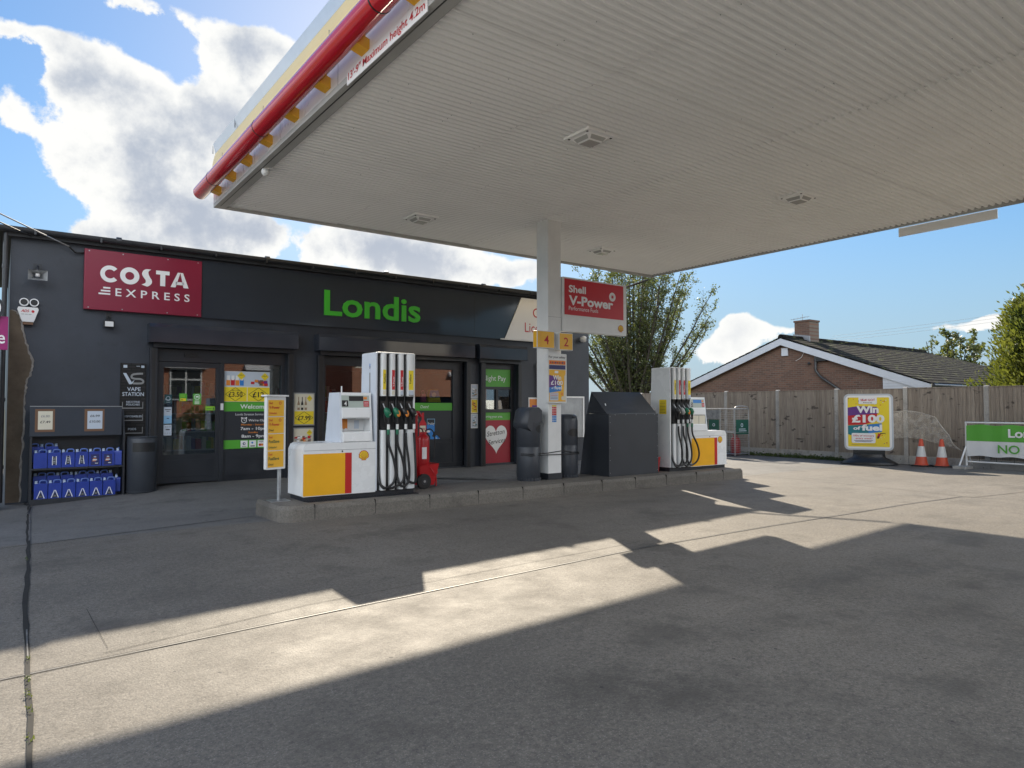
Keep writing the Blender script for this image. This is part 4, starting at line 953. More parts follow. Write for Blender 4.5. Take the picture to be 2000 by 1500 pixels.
# signs on the column
t = thing('fuel_sign', 'large white and red V-Power Performance Fuels sign fixed to the column', 'sign', (9.6, 10.3, 3.6))
b = MB(); b.rrect(8.74, 10.49, 3.085, 4.145, 0.02, 10.25, m_whitep, 10.40); b.build('sign_box', t, bevel=0.006)
b = MB(); y = 10.246; b.rect(8.79, 10.40, 3.41, 4.115, y, i_red)
b.text('Shell', 8.90, 3.86, 0.14, y - 0.003, i_white, x1=9.35, bold=0.03); b.text('V-Power', 8.90, 3.615, 0.185, y - 0.003, i_white, x1=10.10, bold=0.035); b.text('Performance Fuels', 8.90, 3.505, 0.085, y - 0.003, i_white, x1=9.68)
b.disc(10.08, 3.865, 0.092, y - 0.003, i_white); b.disc(10.08, 3.865, 0.028, y - 0.005, i_red, 12)
for k in range(10):
    t_ = 2 * math.pi * k / 10; c_, s_ = math.cos(t_), math.sin(t_); c2, s2 = math.cos(t_ + 0.5), math.sin(t_ + 0.5)
    b.add([(10.08 + 0.02 * c_ - 0.006 * s_, y - 0.006, 3.865 + 0.02 * s_ + 0.006 * c_), (10.08 + 0.02 * c_ + 0.006 * s_, y - 0.006, 3.865 + 0.02 * s_ - 0.006 * c_), (10.08 + 0.07 * c2, y - 0.006, 3.865 + 0.07 * s2)], [(0, 1, 2)], i_red)
b.shell(10.32, 3.225, 0.078, y - 0.001, i_red, i_yel); b.build('sign_face', t)
for num, x0, x1, z0, z1, lab in (('4', 8.02, 8.44, 2.715, 3.04, 'yellow pump number 4 sign box on the left of the column'), ('2', 8.555, 8.90, 2.70, 3.03, 'yellow pump number 2 sign box on the right of the column')):
    t = thing('pump_number_sign', lab, 'sign', ((x0 + x1) / 2, 10.2, z0), 'pump number signs on the column')
    b = MB(); b.box(x0, x1, 10.13, 10.255, z0, z1, m_whitep); b.build('sign_box', t, bevel=0.005)
    b = MB(); b.rect(x0 + 0.012, x1 - 0.012, z0 + 0.012, z1 - 0.012, 10.127, m_signyel)
    xa = x0 + (0.165 if num == '4' else 0.115); b.text(num, xa, z0 + 0.075, 0.175, 10.124, i_red, x1=xa + 0.115, bold=0.008)
    if num == '4': b.rect(x0 + 0.085, x0 + 0.09, z0 + 0.012, z1 - 0.012, 10.125, i_orange); b.add([(x0 - 0.001, 10.14, z0 + 0.012), (x0 - 0.001, 10.245, z0 + 0.012), (x0 - 0.001, 10.245, z1 - 0.012), (x0 - 0.001, 10.14, z1 - 0.012)], [(1, 0, 3, 2)], m_signyel)
    b.build('sign_face', t)
t = thing('safety_board', 'white framed For your safety board with £100 fuel poster on the column front', 'sign', (8.56, 10.24, 2.1))
b = MB(); b.rrect(8.335, 8.805, 1.685, 2.63, 0.02, 10.205, m_whitep, 10.262); b.build('board', t, bevel=0.004)
b = MB(); y = 10.201
b.text('For your safety', 8.36, 2.545, 0.042, y, i_black, x1=8.77, bold=0.008); b.rect(8.365, 8.775, 2.42, 2.50, y, i_orange); b.rect(8.365, 8.775, 2.33, 2.41, y, i_navy)
for k in range(9): b.rect(8.385 + k * 0.043, 8.415 + k * 0.043, 2.44, 2.475, y - 0.002, (i_red, i_brown, i_red, i_navy)[k % 4])
b.rect(8.365, 8.775, 1.715, 2.32, y, m_signyel)
b.add([(8.365, y - 0.002, 1.98), (8.62, y - 0.002, 1.98), (8.56, y - 0.002, 2.18), (8.365, y - 0.002, 2.22)], [(0, 1, 2, 3)], i_purple); b.add([(8.365, y - 0.0025, 1.88), (8.66, y - 0.0025, 1.92), (8.66, y - 0.0025, 2.03), (8.365, y - 0.0025, 1.98)], [(0, 1, 2, 3)], i_blue)
b.text('Win', 8.46, 2.135, 0.085, y - 0.004, i_white, x1=8.66, bold=0.03); b.text('£100', 8.405, 2.035, 0.08, y - 0.004, i_white, x1=8.70, bold=0.03); b.text('of', 8.42, 1.955, 0.035, y - 0.004, i_white, x1=8.47, bold=0.02); b.text('fuel', 8.49, 1.95, 0.065, y - 0.004, i_white, x1=8.68, bold=0.025)
b.rect(8.50, 8.59, 2.255, 2.30, y - 0.003, i_white); b.rrect(8.38, 8.59, 1.735, 1.885, 0.012, y - 0.003, i_pale)
for k in range(4): b.rect(8.395, 8.57, 1.855 - 0.03 * k, 1.862 - 0.03 * k, y - 0.005, i_red if k < 2 else i_navy)
b.disc(8.68, 1.86, 0.028, y - 0.003, i_orange, 10); b.disc(8.7, 1.78, 0.04, y - 0.003, i_cream, 10); b.add([(8.72, y - 0.0035, 1.74), (8.77, y - 0.0035, 1.74), (8.77, y - 0.0035, 2.25), (8.74, y - 0.0035, 2.2)], [(0, 1, 2, 3)], i_cream)
b.build('print', t)
b = MB(); y = 10.266
for k in range(10): b.rect(8.49, 8.515, 1.62 - k * 0.033, 1.645 - k * 0.033, y, (i_yel, i_red, i_red, i_red, i_red, i_red, i_blue, i_blue, i_blue, i_blue)[k]); b.rect(8.52, 8.60, 1.62 - k * 0.033, 1.645 - k * 0.033, y, (i_yel, i_red, i_red, i_red, i_red, i_red, i_blue, i_blue, i_blue, i_blue)[k])
tag(b.build('warning_strip'), 'narrow red and blue warning symbol strip on the column below the safety board', 'sticker')
# ------------------------------------------------------------------ fuel pumps
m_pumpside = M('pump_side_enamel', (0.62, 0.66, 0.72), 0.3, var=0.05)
def fuel_pump(x_left, cabw, flip, num, label, yf):
    TW = 0.68; total = cabw + TW
    def U(a): return x_left + (total - a if flip else a)
    def ub(b, a0, a1, y0, y1, z0, z1, m): b.box(U(a0), U(a1), y0, y1, z0, z1, m)
    def ur(b, a0, a1, z0, z1, y, m): b.rect(min(U(a0), U(a1)), max(U(a0), U(a1)), z0, z1, y, m)
    t = thing('fuel_pump', label, 'fuel pump', (x_left + total / 2, yf + 0.3, KZ), 'fuel pumps on the island')
    yb = yf + 0.64
    b = MB(); ub(b, 0.03, total, yf + 0.03, yb - 0.03, KZ, 0.315, m_frame); b.build('plinth', t)
    # low cabinet
    b = MB()
    pr = [(0.0, 0.30), (0.0, 0.98), (0.03, 1.05), (0.08, 1.075), (cabw, 1.075), (cabw, 0.30)]
    pts = [(U(a), z) for a, z in pr]
    if not flip: pts = pts[::-1]
    b.prism(pts, 'y', yf, yb, m_white)
    cb = b.build('cabinet', t, bevel=0.012, segs=3)
    b = MB(); ub(b, -0.004, -0.001, yf + 0.06, yb - 0.06, 0.36, 0.94, m_white); ub(b, 0.02, cabw - 0.002, yf - 0.003, yf, 0.966, 0.972, m_grey); ub(b, 0.07, 0.074, yf + 0.02, yb - 0.02, 1.0755, 1.077, m_grey)
    b.disc(U(0.60), 0.945, 0.013, yf - 0.004, i_black, 12); b.build('seams', cb)
    b = MB(); ur(b, 0.005, 0.645, 0.31, 0.92, yf - 0.003, m_yellow) if not flip else ur(b, cabw - 0.645 - 0.155 + 0.0, cabw - 0.012, 0.31, 0.92, yf - 0.003, m_yellow); b.build('yellow_panel', cb)
    b = MB()
    if not flip: ur(b, 0.645, 0.75, 0.31, 0.92, yf - 0.0035, m_red)
    else: ur(b, cabw - 0.80 - 0.10, cabw - 0.80, 0.31, 0.92, yf - 0.0035, m_red)
    b.build('red_stripe', cb)
    b = MB(); b.shell(U(0.945) if not flip else U(0.235), 0.865, 0.082, yf - 0.004, i_red, i_yel); b.build('shell_emblem', cb)
    # display head
    h0, h1 = (0.585, 1.10) if not flip else (cabw - 0.60, cabw - 0.03)
    fy0, fy1 = yf + 0.02, yf + 0.10
    b = MB()
    def slab(a0, a1, z0, z1, m, out=0.0, back=None):
        def fy(z): return fy0 + (fy1 - fy0) * (z - 1.07) / 0.76 - out
        bk0 = yb + 0.02 - 0.16 * (z0 - 1.07) / 0.76; bk1 = yb + 0.02 - 0.16 * (z1 - 1.07) / 0.76
        if back: bk0 = fy(z0) + back; bk1 = fy(z1) + back
        b.prism([(fy(z0), z0), (bk0, z0), (bk1, z1), (fy(z1), z1)], 'x', min(U(a0), U(a1)), max(U(a0), U(a1)), m)
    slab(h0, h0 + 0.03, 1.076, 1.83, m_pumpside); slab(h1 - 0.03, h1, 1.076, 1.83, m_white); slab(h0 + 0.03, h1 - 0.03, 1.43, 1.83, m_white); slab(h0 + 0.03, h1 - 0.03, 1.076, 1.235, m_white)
    hd = b.build('display_head', t, bevel=0.006)
    b = MB()
    xl, xr = min(U(h0), U(h1)), max(U(h0), U(h1))
    def face(a0, a1, z0, z1, out, m):
        def fy(z): return fy0 + (fy1 - fy0) * (z - 1.07) / 0.76 - out
        b.add([(a0, fy(z0), z0), (a1, fy(z0), z0), (a1, fy(z1), z1), (a0, fy(z1), z1)], [(0, 1, 2, 3)], m)
    face(xl + 0.03, xr - 0.03, 1.60, 1.785, 0.003, i_lcd); face(xl + 0.15, xr - 0.13, 1.70, 1.775, 0.006, i_black if num == '4' else i_blue); face(xl + 0.035, xl + 0.135, 1.615, 1.71, 0.006, i_black); face(xr - 0.13, xr - 0.04, 1.615, 1.70, 0.006, i_red)
    face(xr - 0.125, xr - 0.07, 1.725, 1.765, 0.0065, i_orange)
    for k in range(3): face(xr - 0.12, xr - 0.05, 1.635 + k * 0.02, 1.64 + k * 0.02, 0.008, i_white)
    b.text(num, xl + 0.065, 1.63, 0.065, fy0 + (fy1 - fy0) * 0.72 - 0.012, i_white, x1=xl + 0.108, bold=0.01)
    b.build('display_panel', hd)
    b = MB(); slab(h0 + 0.04, h1 - 0.04, 1.445, 1.585, m_white, 0.02, 0.03); b.build('visor', hd, bevel=0.006)
    b = MB(); slab(h0 + 0.04, h1 - 0.04, 1.085, 1.225, m_white, 0.02, 0.03); b.build('visor', hd, bevel=0.006)
    b = MB()
    if num == '4':
        b.box(xl + 0.03, xl + 0.22, yf + 0.30, yf + 0.31, 1.24, 1.42, i_orange)
        for k in range(3): b.disc(xl + 0.07 + 0.06 * k, 1.25, 0.03, yf + 0.297 - 0.002 * k, i_white, 14)
        b.box(xl + 0.22, xr - 0.03, yf + 0.30, yf + 0.305, 1.24, 1.42, m_whitep); b.box(xl + 0.33, xl + 0.41, yf + 0.296, yf + 0.30, 1.27, 1.40, i_pale)
    else:
        b.box(xl + 0.03, xr - 0.03, yf + 0.06, yf + 0.065, 1.236, 1.42, i_cream); b.box(xl + 0.31, xl + 0.315, yf + 0.055, yf + 0.06, 1.24, 1.42, i_grey)
    b.build('keypad', hd)
    if num == '4':
        b = MB(); b.tube([(xl + 0.12, yf + 0.3, 1.83), (xl + 0.12, yf + 0.3, 1.93)], 0.012, m_whitep, 8); b.build('stub', hd)
    # hose tower
    ta, tb = cabw, total
    b = MB()
    prt = [(yf + 0.0, 0.315), (yf + 0.60, 0.315), (yf + 0.52, 2.46), (yf + 0.0, 2.46)]
    b.prism([(yf + 0.045, 0.315), (yf + 0.60, 0.315), (yf + 0.52, 2.44), (yf + 0.045, 2.44)], 'x', min(U(ta), U(tb)) + 0.025, max(U(ta), U(tb)) - 0.025, m_black)
    b.build('hose_cabinet', t)
    XL, XR = min(U(ta), U(tb)), max(U(ta), U(tb))
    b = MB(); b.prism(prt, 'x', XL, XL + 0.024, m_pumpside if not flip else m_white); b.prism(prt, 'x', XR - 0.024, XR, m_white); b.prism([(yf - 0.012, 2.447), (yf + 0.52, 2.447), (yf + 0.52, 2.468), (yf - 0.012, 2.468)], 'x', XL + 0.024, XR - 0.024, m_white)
    twr = b.build('side_panel', t, bevel=0.006)
    b = MB()
    if num == '4':
        b.add([(XL - 0.002, yf + 0.24, 1.75), (XL - 0.002, yf + 0.20, 1.75), (XL - 0.002, yf + 0.20, 2.15), (XL - 0.002, yf + 0.24, 2.15)], [(0, 1, 2, 3)], i_grey); b.M = facing((XL - 0.003, yf + 0.24, 0), (0, -1, 0)); b.ring(0.02, 2.27, 0.012, 0.022, 0, i_blue, 14); b.ring(0.02, 2.235, 0.012, 0.022, 0, i_navy, 14); b.M = None
    else:
        b.M = facing((XL - 0.003, yf + 0.30, 0), (0, -1, 0)); b.rect(0, 0.20, 1.46, 1.77, 0, i_yel)
        for k in range(8): b.rect(0.02, 0.18, 1.49 + k * 0.032, 1.50 + k * 0.032, -0.002, i_brown)
        b.M = None
    b.build('side_label', twr)
    sx = [XL + 0.085, XL + 0.238, XL + 0.386, XL + 0.533]; sw = 0.086
    labs = (i_yel, i_red, i_red, i_yel)
    for k, x in enumerate(sx):
        w = sw if k < 3 else 0.120
        b = MB(); pp = []
        for q in range(7): pp.append((x + w / 2 - w / 2 * math.cos(math.pi * q / 6), yf - 0.012 - 0.022 * math.sin(math.pi * q / 6)))
        pp += [(x + w, yf + 0.044), (x, yf + 0.044)]
        b.prism(pp, 'z', 0.315, 1.25, m_white); b.prism(pp, 'z', 1.78, 2.446, m_white); b.box(x, x + w, yf + 0.02, yf + 0.044, 1.25, 1.78, m_black)
        b.box(x + 0.004, x + w - 0.004, yf - 0.014, yf + 0.02, 1.25, 1.29, m_black); b.prism([(yf - 0.016, 1.78), (yf + 0.02, 1.70), (yf + 0.02, 1.78)], 'x', x + 0.004, x + w - 0.004, m_black)
        st = b.build('hose_channel', t)
        b = MB(); yy = yf - 0.0365
        b.rect(x + 0.018, x + w - 0.018, 1.88, 2.19, yy, labs[k]); b.rect(x + 0.018, x + w - 0.018, 1.80, 1.865, yy, i_cream if k < 2 else i_pale)
        b.text('FuelSave' if labs[k] is i_yel else 'V-Power', x + 0.062, 1.93 if k in (1, 2) else 1.98, 0.032, yy - 0.002, i_black if labs[k] is i_yel else i_white, rot=math.pi / 2, bold=0.01)
        if k >= 2: b.rect(x + 0.02, x + w - 0.02, 1.79, 1.80, yy - 0.001, i_black)
        b.build('grade_label', st)
        # nozzle hung in the boot
        gm = (m_nozgreen, m_nozgreen, m_black, m_black)[k] if not flip else (m_black, m_nozgrey, m_nozgreen, m_nozgreen)[k]
        xn = x + sw * 0.6
        b = MB()
        b.tube(spline([(xn - 0.012, yf + 0.0, 1.66), (xn - 0.004, yf - 0.035, 1.605), (xn + 0.006, yf - 0.055, 1.575)], 4), 0.0115, m_galv, 8)
        nz = b.build('nozzle', t)
        b = MB(); b.tube([(xn + 0.002, yf - 0.05, 1.585), (xn + 0.015, yf - 0.07, 1.555), (xn + 0.035, yf - 0.075, 1.50), (xn + 0.042, yf - 0.07, 1.45)], [0.028, 0.050, 0.053, 0.030], gm, 12)
        b.tube([(xn + 0.04, yf - 0.075, 1.46), (xn + 0.045, yf - 0.075, 1.40), (xn + 0.046, yf - 0.072, 1.34)], [0.026, 0.022, 0.021], m_black, 10)
        b.tube(spline([(xn - 0.01, yf - 0.05, 1.53), (xn - 0.022, yf - 0.06, 1.46), (xn - 0.005, yf - 0.065, 1.38), (xn + 0.035, yf - 0.07, 1.35)], 4), 0.008, m_black, 6)
        b.build('grip', nz)
        b = MB()
        if k in ((1, 2) if not flip else (2,)): b.lathe([(0, -0.012), (0.04, -0.01), (0.045, 0), (0.04, 0.006), (0, 0.008)], (0, 0, 0), i_orange, 16, 0.8, 1.2)
        else: b.lathe([(0, -0.01), (0.026, -0.008), (0.028, 0), (0, 0.004)], (0, 0, 0), i_cream, 14)
        rot = Matrix.Translation((xn + 0.045, yf - 0.115, 1.505)) @ Matrix.Rotation(R(80), 4, 'X'); b.v = [tuple(rot @ Vector(p)) for p in b.v]
        b.build('badge', nz)
        b = MB(); b.tube([(xn + 0.046, yf - 0.072, 1.34), (xn + 0.046, yf - 0.07, 1.26)], 0.023, m_whitep, 10)
        if gm is m_nozgreen: b.tube([(xn + 0.046, yf - 0.07, 1.26), (xn + 0.047, yf - 0.069, 1.18)], 0.024, m_nozgreen, 10)
        b.build('swivel', nz)
        # hose: down, round a loop near the plinth and up into the slot
        sgn = 1
        gx = x - 0.028
        bow = (0.115, 0.115, 0.055, 0.02)[k] if not flip else (0.09, 0.11, 0.10, 0.20)[k]
        low = (0.355, 0.345, 0.365, 0.42)[k] if not flip else (0.335, 0.35, 0.34, 0.35)[k]
        x0 = xn + 0.046
        endx = XL + 0.045 if k < 2 else gx
        pts = [(x0, yf - 0.07, 1.20), (x0 + 0.01, yf - 0.075, 1.02), (x0 + bow * 0.7, yf - 0.09, 0.80), (x0 + bow, yf - 0.095, 0.58), (x0 + bow * 0.6, yf - 0.09, 0.42), ((x0 + endx) / 2 + bow * 0.1, yf - 0.075, low), (endx + 0.02, yf - 0.045, low + 0.07), (endx, yf + 0.01, low + 0.30), (endx, yf + 0.025, 1.3), (endx, yf + 0.03, 2.40)]
        b = MB(); b.tube(spline(pts, 7), 0.0195, m_rubber, 9); b.build('hose', t)
    return t
m_nozgreen = M('nozzle_green', (0.01, 0.14, 0.07), 0.4, var=0.1); m_nozgrey = M('nozzle_grey', (0.35, 0.35, 0.34), 0.4, var=0.1)
fuel_pump(3.55, 1.14, False, '4', 'near fuel pump number 4 with its yellow cabinet left of the hoses', 9.95)
fuel_pump(11.56, 1.24, True, '2', 'far fuel pump number 2 with its hoses left of the yellow cabinet', 10.02)
b = MB()
for i in range(60):                       # steel mesh edging beside the near pump
    x = 3.60 + i * 0.03; b.box(x, x + 0.008, 9.86, 9.94, KZ + 0.012, KZ + 0.018, m_frame)
for j in range(4): b.box(3.60, 5.40, 9.86 + j * 0.025, 9.868 + j * 0.025, KZ + 0.001, KZ + 0.012, m_frame)
tag(b.build('drain_grate'), 'narrow black mesh grate on the island in front of the nearest fuel pump', 'grate')

# price pole
t = thing('fuel_price_board', 'yellow four-row fuel name board on a steel pole at the island end', 'sign', (3.33, 10.3, KZ))
b = MB(); b.tube([(3.33, 10.33, KZ), (3.33, 10.33, 1.75)], 0.028, m_galv, 14); b.build('pole', t)
b = MB(); b.box(3.18, 3.46, 10.18, 10.44, KZ + 0.001, KZ + 0.012, m_galv); b.build('base_plate', t)
b = MB(); b.M = Matrix.Translation((3.25, 10.29, 0)) @ Matrix.Rotation(R(20), 4, 'Z')
b.rrect(-0.165, 0.165, 0.70, 1.76, 0.015, -0.03, m_whitep, 0.03); b.box(-0.19, 0.19, -0.07, 0.07, 1.76, 1.785, m_whitep); b.build('sign_box', t, bevel=0.004)
b = MB(); b.M = Matrix.Translation((3.25, 10.29, 0)) @ Matrix.Rotation(R(20), 4, 'Z')
rows = [('V-Power', 'Unleaded', i_red, i_red), ('V-Power', 'Diesel', i_red, i_black), ('FuelSave', 'Unleaded', i_dkgreen, i_dkgreen), ('FuelSave', 'Diesel', i_dkgreen, i_black)]
for k, (n1, n2, c1, c2) in enumerate(rows):
    z1 = 1.71 - k * 0.248; z0 = z1 - 0.236
    b.rect(-0.145, 0.13, z0, z1, -0.034, m_signyel)
    b.text('Shell', -0.13, z1 - 0.06, 0.032, -0.037, i_red, x1=-0.07, bold=0.01); b.text(n1, -0.13, z1 - 0.128, 0.045, -0.037, c1, x1=0.05, bold=0.015); b.text(n2, -0.13, z0 + 0.03, 0.032, -0.037, c2, x1=(0.0 if n2 == 'Unleaded' else -0.05), bold=0.006)
    if k < 2: b.ring(0.06, z1 - 0.045, 0.014, 0.022, -0.037, i_red, 14)
b.build('print', t); b.M = None

# litter bins strapped to the column
def island_bin(cx, cy, r, h, left, lab):
    t = thing('island_bin', lab, 'bin', (cx, cy, KZ), 'bins strapped to the column')
    b = MB(); b.lathe([(r * 0.96, 0.0), (r * 0.96, 0.06), (r, 0.075), (r, 0.62), (r * 0.985, 0.625), (r * 0.985, 0.635), (r, 0.64), (r, h - 0.28)], (cx, cy, KZ), m_bin, 36)
    for k in range(9): 
        a = R(200 + k * 17); b.box(cx + r * 0.97 * math.cos(a) - 0.02, cx + r * 0.97 * math.cos(a) + 0.02, cy + r * 0.99 * math.sin(a) - 0.004, cy + r * 0.99 * math.sin(a) + 0.01, KZ, KZ + 0.05, m_bin)
    bd = b.build('body', t)
    b = MB()
    if left:      # hooded squeegee unit: a slanting cowl that droops to the left
        prof = [(-r * 1.12, h - 0.36), (-r * 1.10, h - 0.27), (-r * 0.85, h - 0.06), (-r * 0.5, h), (r * 0.55, h + 0.01), (r * 0.95, h - 0.05), (r * 0.99, h - 0.28), (-r * 0.15, h - 0.30), (-r * 0.45, h - 0.42), (-r * 0.6, h - 0.44)]
        rows = []
        for s_, kx in ((-0.96, 0.72), (-0.8, 0.9), (-0.35, 1.0), (0.35, 1.0), (0.8, 0.9), (0.96, 0.72)):
            rows.append([(cx + p[0] * kx, cy + s_ * r, KZ + h - 0.3 + (p[1] - h + 0.3) * (0.86 + 0.14 * kx)) for p in prof])
        n = len(prof); vs = sum(rows, [])
        b.add(vs, [(k * n + i, k * n + (i + 1) % n, (k + 1) * n + (i + 1) % n, (k + 1) * n + i) for k in range(5) for i in range(n)], m_bin, True)
        b.add(rows[0], [tuple(range(n))], m_bin); b.add(rows[-1], [tuple(range(n - 1, -1, -1))], m_bin)
        b.lathe([(r, h - 0.30), (r * 0.98, h - 0.1), (r * 0.8, h - 0.03), (0, h - 0.01)], (cx + 0.01, cy + 0.01, KZ), m_bin, 32)
    else:
        b.lathe([(r, h - 0.28), (r, h - 0.13), (r * 0.93, h - 0.05), (r * 0.7, h - 0.005), (0.0, h)], (cx, cy, KZ), m_bin, 36)
        b.box(cx - 0.03, cx + 0.05, cy - r * 0.93 - 0.02, cy - r * 0.9, KZ + h - 0.075, KZ + h - 0.045, m_frame)
    b.build('hood', t)
    b = MB(); a0 = -90 if not left else -52
    zz = h - 0.36 if not left else h - 0.40; vs = []
    wz = [0.02, 0.055, 0.07, 0.075, 0.075, 0.07, 0.055, 0.02]
    for k in range(8):
        a = R(a0 - 38 + k * 76 / 7); vs += [(cx + (r + 0.004) * math.cos(a), cy + (r + 0.004) * math.sin(a), KZ + zz - wz[k]), (cx + (r + 0.004) * math.cos(a), cy + (r + 0.004) * math.sin(a), KZ + zz + wz[k])]
    b.add(vs, [(2 * k, 2 * k + 2, 2 * k + 3, 2 * k + 1) for k in range(7)], m_black, True); b.build('slot', t)
    return t
island_bin(8.06, 10.45, 0.225, 1.37, True, 'dark grey hooded bin with drooping cowl left of the column')
island_bin(9.08, 10.52, 0.215, 1.24, False, 'dark grey bin with oval slot right of the column')
b = MB()
b.tube([(7.83, 10.38, 0.74), (7.95, 10.225, 0.735), (8.2, 10.25, 0.735), (8.38, 10.258, 0.74), (8.74, 10.252, 0.77), (9.0, 10.285, 0.735), (9.2, 10.295, 0.725), (9.30, 10.42, 0.72)], 0.009, m_rubber, 6)
b.tube([(7.83, 10.38, 0.71), (7.95, 10.222, 0.705), (8.2, 10.25, 0.705), (8.38, 10.257, 0.705), (8.74, 10.254, 0.70), (9.0, 10.285, 0.70), (9.2, 10.295, 0.695), (9.30, 10.42, 0.70)], 0.009, m_rubber, 6)
tag(b.build('strap'), 'black strap tying the two dark bins to the column', 'strap')

# sheet-steel box with raised sloping lid
t = thing('steel_bunker', 'dark sheet-steel box with propped sloping lid beside the far fuel pump', 'storage box', (10.45, 10.4, KZ))
b = MB(); b.prism([(10.0, KZ), (10.86, KZ), (10.66, 1.475), (10.0, 1.475)], 'x', 9.73, 11.16, m_skip); bd = b.build('body', t, bevel=0.004)
b = MB(); b.prism([(10.06, 1.478), (10.50, 1.90), (10.53, 1.90), (10.655, 1.478)], 'x', 9.74, 11.12, m_skip)
b.prism([(10.03, 1.482), (10.47, 1.905), (10.50, 1.925), (10.02, 1.462)][::1], 'x', 9.70, 11.14, m_skip); b.build('lid', t, bevel=0.003)
b = MB(); b.tube([(9.82, 10.2, 1.68), (9.82, 10.18, 1.64)], 0.012, m_whitep, 6); b.tube([(11.16, 10.1, 1.52), (11.20, 10.15, 1.58)], 0.025, m_galv, 8); b.build('lid_stay', t)
b = MB()
for z in (0.3, 0.55, 0.8, 1.05, 1.30, 1.42):
    b.disc(9.76, z, 0.008, 9.998, m_galv, 6); b.disc(11.13, z, 0.008, 9.998, m_galv, 6)
for x in (9.9, 10.2, 10.5, 10.8, 11.05): b.disc(x, 1.455, 0.008, 9.998, m_galv, 6)
b.build('rivet', t)
b = MB(); b.lathe([(0.085, 0), (0.12, 0.30), (0.125, 0.31), (0.11, 0.31)], (11.36, 10.28, KZ), m_red, 18); b.tube(spline([(11.25, 10.28, KZ + 0.28), (11.30, 10.2, KZ + 0.20), (11.42, 10.2, KZ + 0.20), (11.47, 10.28, KZ + 0.28)]), 0.005, m_galv, 6)
tag(b.build('fire_bucket'), 'red fire bucket between the steel box and the far fuel pump', 'bucket')

# fire extinguisher on a wheeled trolley
t = thing('extinguisher_trolley', 'red two-wheeled fire extinguisher trolley behind the nearest fuel pump', 'trolley', (5.85, 10.62, KZ))
m_exred = M('extinguisher_red', (0.42, 0.012, 0.016), 0.3, var=0.06)
b = MB(); b.tube(spline([(5.72, 10.52, KZ + 0.1), (5.70, 10.50, 0.9), (5.69, 10.48, 1.44), (5.73, 10.5, 1.52), (5.79, 10.52, 1.45)], 5), 0.024, m_exred, 10); b.tube([(5.76, 10.80, KZ + 0.1), (5.73, 10.78, 0.9), (5.73, 10.76, 1.42)], 0.022, m_exred, 8); b.tube([(5.71, 10.5, 0.7), (5.74, 10.79, 0.7)], 0.014, m_exred, 8); b.tube([(5.70, 10.49, 1.2), (5.73, 10.77, 1.2)], 0.014, m_exred, 8)
b.tube(spline([(5.95, 10.6, 0.46), (6.08, 10.6, 0.45), (6.14, 10.6, 0.38), (6.14, 10.6, 0.24)], 5), 0.016, m_exred, 8); b.build('trolley_frame', t)
b = MB(); b.add([(5.75, 10.45, 0.28), (6.02, 10.45, 0.28), (6.02, 10.78, 0.28), (5.75, 10.78, 0.28), (5.73, 10.42, 0.62), (6.10, 10.42, 0.64), (6.10, 10.82, 0.64), (5.73, 10.82, 0.62)], [(3, 2, 1, 0), (0, 1, 5, 4), (1, 2, 6, 5), (2, 3, 7, 6), (3, 0, 4, 7)], m_exred); b.tube(spline([(5.93, 10.41, 0.58), (6.0, 10.38, 0.46), (6.06, 10.4, 0.5)], 4), 0.008, m_exred, 6); b.build('tray', t)
for yy in (10.40, 10.86):
    b = MB(); rr = [(5.79 + 0.125 * math.cos(R(a)), 0.355 + 0.125 * math.sin(R(a))) for a in range(0, 360, 12)]; b.prism(rr, 'y', yy - 0.03, yy + 0.03, m_rubber, True); w = b.build('wheel', t, bevel=0.008)
    b = MB(); rr = [(5.79 + 0.06 * math.cos(R(a)), 0.355 + 0.06 * math.sin(R(a))) for a in range(0, 360, 15)]; b.prism(rr, 'y', yy - 0.034, yy + 0.034, m_frame, True); b.disc(5.79, 0.355, 0.022, yy - 0.036, m_grey, 12); b.build('hub', w)
t2 = thing('fire_extinguisher', 'red fire extinguisher with white label standing in the trolley', 'extinguisher', (5.90, 10.62, 0.64))
b = MB(); b.lathe([(0.10, 0.0), (0.105, 0.02), (0.105, 0.52), (0.095, 0.57), (0.05, 0.62), (0.03, 0.63), (0.03, 0.66)], (5.90, 10.62, 0.52), m_exred, 24); b.build('cylinder', t2)
b = MB(); b.add([(5.90 + 0.107 * math.cos(R(a)), 10.62 + 0.107 * math.sin(R(a)), z) for z in (0.72, 0.92) for a in (-130, -115, -100, -85)], [(0, 1, 5, 4), (1, 2, 6, 5), (2, 3, 7, 6)], i_white); b.build('paper_label', t2)
b = MB(); b.tube(spline([(5.90, 10.62, 1.17), (5.86, 10.6, 1.23), (5.80, 10.58, 1.25)], 4), 0.012, m_black, 6); b.tube(spline([(5.92, 10.6, 1.19), (6.0, 10.56, 1.23), (6.07, 10.55, 1.15), (6.09, 10.55, 0.98), (6.07, 10.55, 0.72)], 6), 0.011, m_black, 8); b.lathe([(0.03, 0), (0.032, 0.03), (0.0, 0.04)], (5.97, 10.57, 1.17), m_whitep, 12); b.build('hose', t2)

